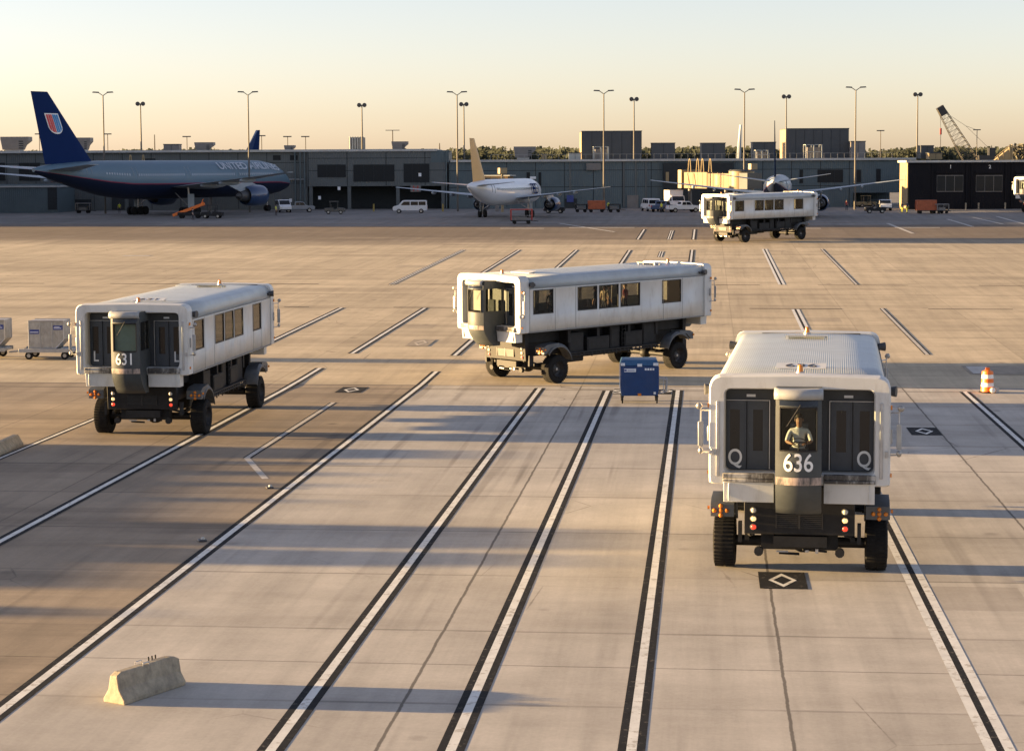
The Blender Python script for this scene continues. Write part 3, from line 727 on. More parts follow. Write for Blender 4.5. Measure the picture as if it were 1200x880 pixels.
# people in and around the lounges
def lounge_point(o, x, y, z):
    return (Matrix.Translation(o.location) @ o.rotation_euler.to_matrix().to_4x4()) @ Vector((x, y, z))
person('person in a white shirt driving the lounge numbered 636, hands on the wheel', 'drive', ['shirt_white', 'trousers_dark', 'skin', 'shoe_black'], lounge_point(base, 0.0, -HL - 0.02, 3.64), base.rotation_euler.z).scale = (1.22, 1.15, 1.24)
yw = L2.rotation_euler.z
for (x, y, rz, sh, lab) in ((0.0, -2.85, 1.2, 'shirt_tan', 'person in a tan top standing behind the front side window of the broadside lounge'),
                            (0.1, 0.42, -0.6, 'shirt_dark', 'person in dark clothes standing behind the second side window of the broadside lounge'),
                            (0.0, 1.25, 0.3, 'shirt_tan', 'person in a tan top standing behind the third side window of the broadside lounge'),
                            (-0.2, 1.8, 2.0, 'shirt_white', 'person in a pale top standing behind the third side window of the broadside lounge'),
                            (0.0, 2.9, -1.3, 'shirt_red', 'person in a reddish top standing behind the fourth side window of the broadside lounge')):
    person(lab, 'stand', [sh, 'trousers_dark', 'skin_light', 'shoe_black'], lounge_point(L2, x, y, 2.92), yw + rz, 'passengers inside the broadside lounge')

# ------------------------------------------------------------------ ground
def gmath(nt, op, a, b=None, c=None):
    n = nn(nt, 'ShaderNodeMath', operation=op)
    for i, v in enumerate((a, b, c)):
        if v is None: continue
        if isinstance(v, (int, float)): n.inputs[i].default_value = v
        else: nt.links.new(v, n.inputs[i])
    return n.outputs[0]
def gmix(nt, fac, a, b, blend='MIX'):
    n = nn(nt, 'ShaderNodeMix', data_type='RGBA', blend_type=blend)
    for k, v in (('Factor', fac), ('A', a), ('B', b)):
        if isinstance(v, (int, float)): n.inputs[k].default_value = v
        elif isinstance(v, tuple): n.inputs[k].default_value = (*v, 1)
        else: nt.links.new(v, n.inputs[k])
    return n.outputs['Result']
def gnoise(nt, vec, scale, detail=5, rough=0.6):
    n = nn(nt, 'ShaderNodeTexNoise'); n.inputs['Scale'].default_value = scale; n.inputs['Detail'].default_value = detail; n.inputs['Roughness'].default_value = rough
    nt.links.new(vec, n.inputs['Vector']); return n.outputs['Fac']
def gramp(nt, v, a, b, lo=0.0, hi=1.0):
    n = nn(nt, 'ShaderNodeMapRange'); n.inputs['From Min'].default_value = a; n.inputs['From Max'].default_value = b
    n.inputs['To Min'].default_value = lo; n.inputs['To Max'].default_value = hi
    nt.links.new(v, n.inputs['Value']); return n.outputs['Result']
def apron_material():
    m = bpy.data.materials.new('apron_concrete'); m.use_nodes = True; nt = m.node_tree; b = nt.nodes['Principled BSDF']
    tc = nn(nt, 'ShaderNodeTexCoord')
    mp = nn(nt, 'ShaderNodeMapping'); mp.inputs['Rotation'].default_value = (0, 0, LANE)
    nt.links.new(tc.outputs['Object'], mp.inputs['Vector']); V = mp.outputs['Vector']
    sp = nn(nt, 'ShaderNodeSeparateXYZ'); nt.links.new(V, sp.inputs['Vector']); lat, al = sp.outputs['X'], sp.outputs['Y']
    # regions
    mw = nn(nt, 'ShaderNodeMapping'); mw.inputs['Scale'].default_value = (0.12, 1, 1); nt.links.new(V, mw.inputs['Vector'])
    wob = gmath(nt, 'MULTIPLY', gmath(nt, 'SUBTRACT', gnoise(nt, mw.outputs['Vector'], 0.12, 6, 0.7), 0.5), 46.0)
    far = gramp(nt, al, 103.2, 103.4)
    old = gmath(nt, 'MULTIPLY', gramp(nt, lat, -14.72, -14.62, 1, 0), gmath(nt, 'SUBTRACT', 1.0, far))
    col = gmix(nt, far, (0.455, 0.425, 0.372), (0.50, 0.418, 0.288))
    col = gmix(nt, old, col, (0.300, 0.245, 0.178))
    al2 = gmath(nt, 'ADD', al, wob)
    asp = gramp(nt, al2, 234.0, 252.0)
    col = gmix(nt, asp, col, (0.165, 0.130, 0.095))
    asp2 = gramp(nt, al2, 284.0, 290.0)
    col = gmix(nt, asp2, col, (0.215, 0.205, 0.190))
    # slab tones
    PL, PA = 8.1, 6.7
    lf = gmath(nt, 'DIVIDE', gmath(nt, 'SUBTRACT', lat, 1.72), PL); af = gmath(nt, 'DIVIDE', gmath(nt, 'SUBTRACT', al, 48.4), PA)
    cb = nn(nt, 'ShaderNodeCombineXYZ'); nt.links.new(gmath(nt, 'FLOOR', lf), cb.inputs[0]); nt.links.new(gmath(nt, 'FLOOR', af), cb.inputs[1])
    wn = nn(nt, 'ShaderNodeTexWhiteNoise', noise_dimensions='2D'); nt.links.new(cb.outputs[0], wn.inputs['Vector'])
    col = gmix(nt, 1.0, col, gramp(nt, wn.outputs['Value'], 0, 1, 0.87, 1.06), 'MULTIPLY')
    # mottling, fine grain
    col = gmix(nt, 1.0, col, gramp(nt, gnoise(nt, V, 0.35, 8, 0.7), 0.3, 0.7, 0.83, 1.12), 'MULTIPLY')
    col = gmix(nt, 1.0, col, gramp(nt, gnoise(nt, V, 9.0, 6, 0.75), 0.25, 0.75, 0.90, 1.10), 'MULTIPLY')
    # tyre trails along the lanes, drips across
    mp2 = nn(nt, 'ShaderNodeMapping'); mp2.inputs['Scale'].default_value = (1.0, 0.035, 1); nt.links.new(V, mp2.inputs['Vector'])
    col = gmix(nt, 1.0, col, gramp(nt, gnoise(nt, mp2.outputs['Vector'], 0.9, 6, 0.7), 0.42, 0.75, 1.04, 0.80), 'MULTIPLY')
    mp3 = nn(nt, 'ShaderNodeMapping'); mp3.inputs['Scale'].default_value = (0.10, 0.9, 1); nt.links.new(V, mp3.inputs['Vector'])
    st = gramp(nt, gnoise(nt, mp3.outputs['Vector'], 0.28, 7, 0.65), 0.47, 0.66, 0, 1)
    col = gmix(nt, gmath(nt, 'MULTIPLY', st, gmath(nt, 'ADD', 0.20, gmath(nt, 'ADD', gmath(nt, 'MULTIPLY', old, 0.45), gmath(nt, 'MULTIPLY', far, 0.12)))), col, (0.115, 0.090, 0.065))
    # tyre marks: thin dark streaks running with the traffic, slightly turned
    for rot, sc, k in ((0.05, 1.5, 0.48), (-0.30, 1.2, 0.40), (0.42, 1.3, 0.32)):
        mt = nn(nt, 'ShaderNodeMapping'); mt.inputs['Rotation'].default_value = (0, 0, rot); mt.inputs['Scale'].default_value = (1.0, 0.018, 1); nt.links.new(V, mt.inputs['Vector'])
        tm = gmath(nt, 'MULTIPLY', gramp(nt, gnoise(nt, mt.outputs['Vector'], sc, 2, 0.5), 0.62, 0.70), gramp(nt, gnoise(nt, V, 0.05, 3), 0.45, 0.60))
        col = gmix(nt, gmath(nt, 'MULTIPLY', gmath(nt, 'MULTIPLY', tm, k), gmath(nt, 'SUBTRACT', 1.0, gmath(nt, 'MULTIPLY', far, 0.65))), col, (0.07, 0.06, 0.052))
    # repair patches
    vp = nn(nt, 'ShaderNodeTexVoronoi', distance='CHEBYCHEV'); vp.inputs['Scale'].default_value = 0.11; vp.inputs['Randomness'].default_value = 1.0; nt.links.new(V, vp.inputs['Vector'])
    sepc = nn(nt, 'ShaderNodeSeparateColor'); nt.links.new(vp.outputs['Color'], sepc.inputs['Color'])
    pt_ = gmath(nt, 'MULTIPLY', gramp(nt, vp.outputs['Distance'], 0.16, 0.163, 1, 0), gramp(nt, sepc.outputs['Red'], 0.72, 0.74))
    col = gmix(nt, gmath(nt, 'MULTIPLY', pt_, 0.34), col, (0.19, 0.165, 0.138))
    # hairline cracks
    vc = nn(nt, 'ShaderNodeTexVoronoi', feature='DISTANCE_TO_EDGE'); vc.inputs['Scale'].default_value = 0.22; nt.links.new(V, vc.inputs['Vector'])
    wv = gnoise(nt, V, 1.4, 4); ck = gmath(nt, 'MULTIPLY', gramp(nt, gmath(nt, 'ADD', vc.outputs['Distance'], gmath(nt, 'MULTIPLY', wv, 0.02)), 0.011, 0.016, 1, 0), gramp(nt, gnoise(nt, V, 0.07, 3), 0.55, 0.62))
    col = gmix(nt, gmath(nt, 'MULTIPLY', ck, 0.6), col, (0.10, 0.085, 0.07))
    # oil spots
    vo = nn(nt, 'ShaderNodeTexVoronoi'); vo.inputs['Scale'].default_value = 0.38; nt.links.new(V, vo.inputs['Vector'])
    sp2 = gmath(nt, 'MULTIPLY', gramp(nt, vo.outputs['Distance'], 0.05, 0.13, 1, 0), gramp(nt, gnoise(nt, V, 0.13, 3), 0.52, 0.6))
    col = gmix(nt, gmath(nt, 'MULTIPLY', sp2, 0.55), col, (0.06, 0.05, 0.042))
    # joints
    wv2 = gmath(nt, 'MULTIPLY', gmath(nt, 'SUBTRACT', gnoise(nt, V, 0.9, 5, 0.7), 0.5), 0.012)
    def joint(f, per, w):
        f = gmath(nt, 'ADD', f, wv2); d = gmath(nt, 'MULTIPLY', gmath(nt, 'ABSOLUTE', gmath(nt, 'SUBTRACT', gmath(nt, 'FRACT', gmath(nt, 'ADD', f, 0.5)), 0.5)), per)
        return gramp(nt, d, w * 0.5, w, 1, 0)
    brk = gramp(nt, gnoise(nt, V, 0.10, 4), 0.40, 0.55, 0.25, 1.0)
    j = gmath(nt, 'MULTIPLY', gmath(nt, 'MULTIPLY', joint(lf, PL, 0.05), 0.75), gmath(nt, 'SUBTRACT', 1.0, gmath(nt, 'MAXIMUM', gmath(nt, 'MULTIPLY', far, 0.72), gmath(nt, 'MULTIPLY', old, 0.5))))
    j2 = gmath(nt, 'MULTIPLY', gmath(nt, 'MULTIPLY', joint(af, PA, 0.09), 0.42), brk)
    jj = gmath(nt, 'MAXIMUM', j, j2)
    for a0, w, k in ((45.06, 0.045, 0.5), (75.1, 0.10, 0.45), (103.15, 0.14, 0.85), (101.45, 0.14, 0.75), (162.6, 0.16, 0.55), (129.0, 0.12, 0.25)):
        d = gmath(nt, 'ABSOLUTE', gmath(nt, 'SUBTRACT', gmath(nt, 'ADD', al, gmath(nt, 'MULTIPLY', wv2, 7.0)), a0)); jj = gmath(nt, 'MAXIMUM', jj, gmath(nt, 'MULTIPLY', gramp(nt, d, w * 0.5, w, 1, 0), k))
    jj = gmath(nt, 'MULTIPLY', jj, gmath(nt, 'SUBTRACT', 1.0, asp))
    col = gmix(nt, jj, col, (0.045, 0.038, 0.032))
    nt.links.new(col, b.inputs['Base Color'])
    b.inputs['Roughness'].default_value = 0.9; b.inputs['Specular IOR Level'].default_value = 0.25
    bp = nn(nt, 'ShaderNodeBump'); bp.inputs['Strength'].default_value = 0.12; bp.inputs['Distance'].default_value = 0.01
    nt.links.new(gnoise(nt, V, 14.0, 5, 0.7), bp.inputs['Height']); nt.links.new(bp.outputs['Normal'], b.inputs['Normal'])
    MATS['apron_concrete'] = m
apron_material()
m = MB()
XS = [-700, -300, -100, 0, 100, 300, 700]; YS = [-60, 0, 40, 70, Y0, 140, 200, 270, Y1, 420, 600]
for i in range(len(YS) - 1):
    for k in range(len(XS) - 1):
        x0, x1, y0, y1 = XS[k], XS[k + 1], YS[i], YS[i + 1]
        m.add([(x0, y0, gz(y0)), (x1, y0, gz(y0)), (x1, y1, gz(y1)), (x0, y1, gz(y1))], [(0, 1, 2, 3)])
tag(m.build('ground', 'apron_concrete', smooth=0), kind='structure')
m = MB(); m.add([(-700, 600, ZF), (700, 600, ZF), (700, 1400, ZF), (-700, 1400, ZF)], [(0, 1, 2, 3)])
tag(m.build('field', 'grass', smooth=0), kind='structure')

# painted markings: strips in lane coordinates
def strip(mb, lat0, lat1, a0, a1, mat, lift, slant=0.0):
    cuts = [a0] + [c for c in [a0 + (a1 - a0) * i / 14 for i in range(1, 14)]] + [a1]
    for c0, c1 in zip(cuts, cuts[1:]):
        vs = []
        for la, al in ((lat0, c0), (lat1, c0), (lat1, c1), (lat0, c1)):
            la2 = la + slant * (al - a0); x, y = LA(la2, al); vs.append((x, y, gz(y) + lift))
        mb.add(vs, [(0, 1, 2, 3)], mat)
def cross_strip(mb, al, w, x0, x1, mat, lift):
    """strip across the lanes between two image columns"""
    pts = []
    n = 8
    l0, l1 = x0, x1
    for i in range(n):
        a, b = l0 + (l1 - l0) * i / n, l0 + (l1 - l0) * (i + 1) / n
        vs = []
        for la, aa in ((a, al - w / 2), (b, al - w / 2), (b, al + w / 2), (a, al + w / 2)):
            x, y = LA(la, aa); vs.append((x, y, gz(y) + lift))
        mb.add(vs, [(0, 1, 2, 3)], mat)
def lane(lat, a0, a1, kind='white', slant=0.0, k=1.0):
    m = MB(); lift = 0.004 if a1 < 110 else 0.012
    if kind == 'white':
        strip(m, lat - 0.10 * k, lat + 0.10 * k, a0, a1, 0, lift, slant); strip(m, lat - 0.27 * k, lat - 0.10 * k, a0, a1, 1, lift, slant); strip(m, lat + 0.10 * k, lat + 0.27 * k, a0, a1, 1, lift, slant)
    elif kind == 'black':
        strip(m, lat - 0.08, lat + 0.08, a0, a1, 1, lift, slant); strip(m, lat - 0.29, lat - 0.08, a0, a1, 0, lift, slant); strip(m, lat + 0.08, lat + 0.29, a0, a1, 0, lift, slant)
    elif kind == 'thin':
        strip(m, lat - 0.07, lat + 0.07, a0, a1, 1, lift, slant); strip(m, lat - 0.19, lat - 0.07, a0, a1, 0, lift, slant); strip(m, lat + 0.07, lat + 0.19, a0, a1, 0, lift, slant); strip(m, lat - 0.28, lat - 0.19, a0, a1, 1, lift, slant); strip(m, lat + 0.19, lat + 0.28, a0, a1, 1, lift, slant)
    elif kind == 'grey':
        strip(m, lat - 0.10, lat + 0.10, a0, a1, 2, lift, slant); strip(m, lat + 0.10, lat + 0.20, a0, a1, 1, lift, slant); strip(m, lat - 0.17, lat - 0.10, a0, a1, 1, lift, slant)
    o = m.build('lane_marking', ['mark_white', 'mark_black', 'mark_grey'], smooth=0); tag(o, kind='structure'); return o
lane(-14.69, 30, 109.3); lane(-8.43, 30, 102.2); lane(-4.93, 30, 101.2); lane(-1.43, 30, 101.6)
lane(5.69, 30, 101.3, 'black'); lane(12.74, 40, 101.6); lane(-21.36, 40, 110.5); lane(-27.49, 50, 109, k=0.7)
lane(-20.9, 118, 149.4); lane(-27.2, 118, 149.4, 'white'); lane(-14.68, 117.2, 149.4); lane(6.45, 118, 149.4, 'black'); lane(12.78, 119, 150.4, 'grey')
lane(-27.1, 172.6, 225, 'thin'); lane(-20.82, 172.6, 225); lane(-14.4, 172.6, 225); lane(-8.5, 172.6, 224.6); lane(-1.62, 172.6, 225.2); lane(6.35, 173.6, 227, 'black'); lane(12.65, 173.8, 227, 'grey')
lane(-8.4, 247, 273.2); lane(-1.65, 247, 273.2)
lane(-4.9, 212, 222, 'thin'); lane(-4.6, 247, 270, 'thin')
# stop bay hook
lane(-17.82, 76.9, 95.4, 'grey')
q0, q1 = LA(-17.84, 77.0), LA(-15.95, 71.8); d = Vector((q1[0] - q0[0], q1[1] - q0[1], 0)).normalized(); nrm = Vector((-d.y, d.x, 0)) * 0.12
m = MB(); a, b = Vector((*q0, 0.005)), Vector((*q1, 0.005)); m.add([a - nrm, b - nrm, b + nrm, a + nrm], [(0, 1, 2, 3)])
tag(m.build('lane_marking', 'mark_grey', smooth=0), kind='structure')
# expansion grooves across, broken rows
def px_lat(px, py): 
    g = G(px, py); return g.x * CA - g.y * SA
m = MB()
for al, yy, rows in ((149.9, 361, ((330, 360), (460, 536), (878, 986), (1086, 1184))), (173.2, 333.6, ((-60, 46), (125, 210), (313, 372), (455, 537), (824, 890), (958, 1063), (1145, 1240)))):
    for x0, x1 in rows: cross_strip(m, al, 0.32, px_lat(x0, yy), px_lat(x1, yy), 0, 0.012)
tag(m.build('groove_marking', 'mark_black', smooth=0), kind='structure')
# position diamonds
def diamond(px, py, w, l, m0='mark_black', white='mark_white', rot=0.0):
    g = G(px, py); lat, al = g.x * CA - g.y * SA, g.x * SA + g.y * CA
    m = MB(); lf = 0.009 if g.y < Y0 else 0.018
    def P(a, b, z):
        x, y = LA(lat + a, al + b); return (x, y, gz(y) + z)
    m.add([P(-w, -l, lf), P(w, -l, lf), P(w, l, lf), P(-w, l, lf)], [(0, 1, 2, 3)], 0)
    a, b = w * 0.60, l * 0.80; c, d = a * 0.66, b * 0.62
    o = [(0, -b), (a, 0), (0, b), (-a, 0)]; i = [(0, -d), (c, 0), (0, d), (-c, 0)]
    for k in range(4):
        n = (k + 1) % 4
        m.add([P(*o[k], lf + .004), P(*o[n], lf + .004), P(*i[n], lf + .004), P(*i[k], lf + .004)], [(0, 1, 2, 3)], 1)
    tag(m.build('diamond_marking', [m0, white], smooth=0), kind='structure')
diamond(917, 680, 0.64, 1.12); diamond(1083, 505.5, 0.64, 1.25); diamond(412, 457, 0.66, 1.3); diamond(493, 402, 0.7, 2.0, 'mark_faded', 'mark_faded_pale')
# stop bar lettering
g = G(759, 459); lat, al = g.x * CA - g.y * SA, g.x * SA + g.y * CA
m = MB(); strip(m, -4.63, -1.73, al - 1.15, al + 1.15, 0, 0.006)
sb = tag(m.build('stop_marking', 'mark_black', smooth=0), kind='structure')
x, y = LA(-3.2, al - 0.8)
text('STOP', 1.55, frameM((x, y, 0.011), (CA, -SA, 0), (SA, CA, 0)), sb, 'mark_white', 'stop_lettering', 0.58, 0.03, 0.0)
g = G(1160, 434); lat, al = g.x * CA - g.y * SA, g.x * SA + g.y * CA
m = MB(); strip(m, lat - 1.3, lat + 4.5, al - 2.0, al + 2.0, 1, 0.02); strip(m, lat - 1.1, lat + 0.0, al - 1.7, al + 1.7, 0, 0.028)
tag(m.build('stop_marking', ['mark_grey', 'mark_faded'], smooth=0), kind='structure')
for px, py, w in ((705, 267, 9), (612, 268, 6), (940, 268, 5), (1075, 267, 6), (160, 300, 3)):
    g = G(px, py); m = MB(); lat, al = g.x * CA - g.y * SA, g.x * SA + g.y * CA; cross_strip(m, al, 1.2, lat - w / 2, lat + w / 2, 0, 0.02)
    tag(m.build('lane_marking', 'mark_grey', smooth=0), kind='structure')
for (a, b) in (((1040, 262), (1070, 274)), ((1140, 255), (1175, 263)), ((1168, 254), (1205, 264)), ((1110, 257), (1140, 266)), ((655, 262), (720, 272))):
    p0, p1 = G(*a), G(*b); d = (p1 - p0).normalized(); nrm = Vector((-d.y, d.x, 0)) * 0.25; up = Vector((0, 0, 0.02))
    m = MB(); m.add([p0 - nrm + up, p1 - nrm + up, p1 + nrm + up, p0 + nrm + up], [(0, 1, 2, 3)]); tag(m.build('lane_marking', 'mark_grey', smooth=0), kind='structure')

# ------------------------------------------------------------------ things on the near apron
# blue cart
g = G(749, 471); t = thing('rubbish_cart', 'tall blue wheeled cart with white stickers standing before the broadside lounge', 'cart', (g.x, g.y, 0), -0.02)
m = MB(); w, d = 0.92, 0.62
sec = [(-w * 0.93, 0.36), (w * 0.93, 0.36), (w, 0.7), (w, 1.75), (w * 0.95, 1.80), (-w * 0.95, 1.80), (-w, 1.75), (-w, 0.7)]
m.prism(sec, 'y', -d, d); m.build('bin', 'blue_paint', t, bevel=0.04)
m = MB(); m.hexa([(-w, -d - .03, 1.803), (w, -d - .03, 1.803), (w, d, 1.803), (-w, d, 1.803)], [(-w * .9, -d + .25, 2.06), (w * .9, -d + .25, 2.06), (w * .9, d, 2.10), (-w * .9, d, 2.10)])
lid = m.build('lid', 'blue_lid', t, bevel=0.03)
for x, z, ww in ((-0.80, 1.90, 0.10), (0.0, 1.86, 0.11), (0.76, 1.90, 0.12)):
    m = MB(); m.bx(x - ww, x + ww, -d - 0.035, -d - 0.0, z - 0.10, z + 0.03); m.build('reflector', 'sticker_white', lid)
m = MB(); m.bx(-0.74, -0.18, -d - 0.012, -d - 0.002, 1.50, 1.66); s = m.build('sticker', 'sticker_white', t)
m = MB(); m.bx(-0.73, -0.62, -d - 0.016, -d - 0.0125, 1.54, 1.62); m.bx(-0.58, -0.24, -d - 0.016, -d - 0.0125, 1.56, 1.59); m.build('sticker_print', 'decal_blue', s)
m = MB()
for k in range(4): m.bx(0.24 + k * 0.12, 0.33 + k * 0.12, -d - 0.01, -d - 0.002, 1.58, 1.68)
m.build('stencil', 'sticker_white', t)
m = MB(); m.bx(-0.09, 0.07, -d - 0.04, -d - 0.002, 0.36, 0.48); m.build('reflector', 'amber', t)
m = MB(); m.bx(0.66, 0.76, -d - 0.04, -d - 0.002, 0.44, 0.55); m.build('reflector', 'sticker_white', t)
for x in (-0.82, 0.82):
    for y in (-d + 0.08, d - 0.08):
        m = MB(); m.bx(x - 0.05, x + 0.05, y - 0.05, y + 0.05, 0.16, 0.40); m.bx(x - 0.07, x + 0.07, y - 0.1, y + 0.1, 0.30, 0.355); l = m.build('leg', 'black_plastic', t)
        MB().cyl((x - 0.035, y, 0.10), (x + 0.035, y, 0.10), 0.10, n=14).build('caster', 'rubber', l)
m = MB(); m.path([(0.92, -0.45, 0.45), (1.28, -0.45, 0.55), (1.32, -0.45, 1.12), (0.92, -0.45, 1.2)], 0.03, 8); m.path([(0.92, 0.35, 0.45), (1.28, 0.35, 0.55), (1.32, 0.35, 1.12), (0.92, 0.35, 1.2)], 0.03, 8); m.path([(1.32, -0.45, 1.12), (1.32, 0.35, 1.12)], 0.03, 8); m.path([(1.14, -0.45, 0.5), (1.14, -0.45, 1.16)], 0.02, 8)
m.build('handle_frame', 'steel', t)
# traffic drum
g = G(1157, 460); t = thing('traffic_drum', 'orange and white traffic drum with a round lamp on the right of the apron', 'traffic drum', (g.x, g.y, 0))
m = MB(); prof = [(0.06, 0.34), (0.07, 0.36)]
zz = [0.10, 0.30, 0.31, 0.50, 0.51, 0.70, 0.71, 0.90, 0.91, 1.06]
pr = [(0.05, 0.33)] + [(z, 0.315 - 0.045 * z + (0.012 if i % 2 == 0 else 0.0)) for i, z in enumerate(zz)] + [(1.08, 0.20), (1.12, 0.13), (1.13, 0.0)]
def band(z): 
    k = 0
    for lo in (0.30, 0.71): 
        if lo <= z < lo + 0.2: k = 1
    return k
mats = [band((pr[i][0] + pr[i + 1][0]) / 2) for i in range(len(pr) - 1)]
m.lathe(pr, (0, 0, 0), 'z', 26, mats=mats + [0]); m.build('barrel', ['orange_plastic', 'reflective_white'], t)
m = MB(); m.lathe([(0.012, 0.0), (0.012, 0.42), (0.06, 0.42), (0.075, 0.34)], (0, 0, 0), 'z', 20); m.build('base', 'rubber', t)
m = MB(); m.bx(-0.10, 0.10, -0.02, 0.02, 1.12, 1.24); m.build('handle', 'orange_plastic', t)
m = MB(); m.cyl((0.17, -0.44, 0.16), (0.17, -0.36, 0.16), 0.16, n=20); lb = m.build('lamp', 'amber', t)
m = MB(); m.ell((0.17, -0.44, 0.16), 0.135, 0.05, 0.135); m.build('lens', 'reflective_white', lb)
m = MB(); m.cyl((0.42, -0.2, 0.16), (0.42, -0.1, 0.16), 0.13, n=16); m.bx(0.17, 0.42, -0.3, -0.2, 0.02, 0.12); m.build('battery_case', 'steel', t)
# concrete barriers
def barrier(label, p, q, h=0.80, lit=False):
    d = Vector((q.x - p.x, q.y - p.y, 0)); L = d.length; ang = math.atan2(d.y, d.x)
    t = thing('concrete_barrier', label, 'barrier', (p.x, p.y, 0), ang, 'concrete barriers')
    sec0 = [(-0.30, 0), (0.30, 0), (0.30, 0.10), (0.16, 0.32), (0.10, h), (-0.10, h), (-0.16, 0.32), (-0.30, 0.10)]
    rings = []
    for x, k in ((0.0, 0.86), (0.16, 0.97), (0.30, 1.0), (L * .35, 1.0), (L * .7, 1.0), (L - 0.15, 1.0), (L, 0.90)): rings.append([(x, y * (0.9 if k < .9 else 1), z * k) for y, z in sec0])
    m = MB(); m.loft(rings); b = m.build('block', 'precast', t, smooth=0, bevel=0.025)
    if lit:
        m = MB()
        for k in range(3):
            x = L * 0.25 + k * 0.11; m.hexa([(x, -0.125, .52), (x + .04, -0.125, .52), (x + .04, -0.115, .52), (x, -0.115, .52)], [(x + .04, -0.112, .74), (x + .08, -0.112, .74), (x + .08, -0.10, .74), (x + .04, -0.10, .74)])
        m.build('stencil_mark', 'letter_black', b)
        m = MB()
        for y in (-0.11, 0.11): m.path([(L * 0.5, y, h - 0.02), (L * 0.5, y, h + 0.05), (L * 0.5 + 0.2, y, h + 0.05), (L * 0.5 + 0.2, y, h - 0.02)], 0.012, 6)
        m.build('lifting_loop', 'steel', b)
p = G(207, 800); barrier('grey concrete barrier with a stencilled mark beside the first lane line at bottom left', p, p + Vector((-1.05, -1.7, 0)), 0.66, lit=True)
barrier('grey concrete barrier cut off by the left edge near the lounge numbered 631', G(20, 521), G(-40, 548), 0.45)
# small raised pavement lamps beside the lane
for px, py, lab in ((243, 634, 'small glass pavement lamp beside the leftmost long lane line, nearer one'), (322, 572, 'small glass pavement lamp beside the leftmost long lane line, farther one')):
    g = G(px - 6, py); t = thing('pavement_lamp', lab, 'pavement lamp', (g.x, g.y, 0), 0.3, 'pavement lamps by the lane line')
    MB().bx(-0.13, 0.13, -0.16, 0.16, 0.0, 0.06).build('housing', 'rim_dark', t, bevel=0.03)
    MB().ell((0.02, 0, 0.07), 0.07, 0.09, 0.06).build('lens', 'hvac_pale', t)
# baggage containers on dollies
def container_dolly(label, loc, rz, canvas='aluminium'):
    t = thing('container_dolly', label + ', low trailer', 'dolly', loc, rz, 'dollies carrying baggage containers')
    m = MB(); m.bx(-1.55, 1.55, -0.85, 0.85, 0.44, 0.58); m.bx(-1.62, 1.62, -0.9, -0.84, 0.42, 0.64); m.bx(-1.62, 1.62, 0.84, 0.9, 0.42, 0.64)
    for i in range(9): m.cyl((-1.4 + i * 0.35, -0.83, 0.60), (-1.4 + i * 0.35, 0.83, 0.60), 0.035, n=8)
    m.build('deck', 'galvanised', t, bevel=0.01)
    m = MB(); m.path([(-1.6, 0, 0.45), (-2.4, 0, 0.38)], 0.05, 8); m.build('drawbar', 'galvanised', t)
    for x in (-1.05, 1.05):
        for y in (-0.72, 0.72):
            w = MB().cyl((x, y - 0.09, 0.235), (x, y + 0.09, 0.235), 0.225, n=18).build('wheel', 'rubber', t, bevel=0.02)
            MB().cyl((x, y - 0.10, 0.235), (x, y + 0.10, 0.235), 0.11, n=12).build('rim', 'hub_metal', w)
    return t
def container(label, loc, rz, sx=1):
    t = thing('baggage_container', label, 'baggage container', loc, rz, 'aluminium baggage containers')
    pts = [(-1.02, 0), (0.55, 0), (1.02, 0.50), (1.02, 1.60), (-1.02, 1.60)]
    pts = [(sx * x, z) for x, z in pts]
    m = MB(); m.prism(pts, 'y', -0.76, 0.76); b = m.build('shell', 'aluminium', t, bevel=0.015)
    for y in (-0.77, 0.77):
        m = MB()
        for (a, bb) in zip(pts, pts[1:] + pts[:1]): m.path([(a[0], y, a[1]), (bb[0], y, bb[1])], 0.03, 6)
        q = y + (0.008 if y > 0 else -0.008)
        for x in (-0.35, 0.35): m.bx(x - 0.02, x + 0.02, min(y, q) - 0.004, max(y, q) + 0.004, 0.02, 1.58)
        m.build('edge_frame', 'steel', b)
    m = MB(); m.bx(-0.95, -0.40, -0.772, -0.762, 0.85, 1.10); m.bx(0.42, 0.98, -0.772, -0.762, 1.08, 1.34); st = m.build('sticker', 'decal_blue', b)
    m = MB(); m.bx(-0.92, -0.44, -0.776, -0.7725, 0.93, 0.97); m.bx(0.46, 0.9, -0.776, -0.7725, 1.16, 1.20); m.bx(0.5, 0.8, -0.776, -0.7725, 1.24, 1.27); m.build('sticker_print', 'sticker_white', st)
    return t
g = G(59, 420)
container_dolly('dolly loaded with a silver container left of the lounge numbered 631', (g.x, g.y, g.z), -0.03)
container('silver baggage container with blue stickers left of the lounge numbered 631', (g.x - 0.02, g.y, g.z + 0.645), -0.03)
g = G(-21, 419)
container_dolly('dolly cut off by the left edge, loaded with a silver container', (g.x, g.y, g.z), -0.03)
container('silver baggage container with a slanted lower corner, cut off by the left edge', (g.x + 0.55, g.y, g.z + 0.645), -0.03)

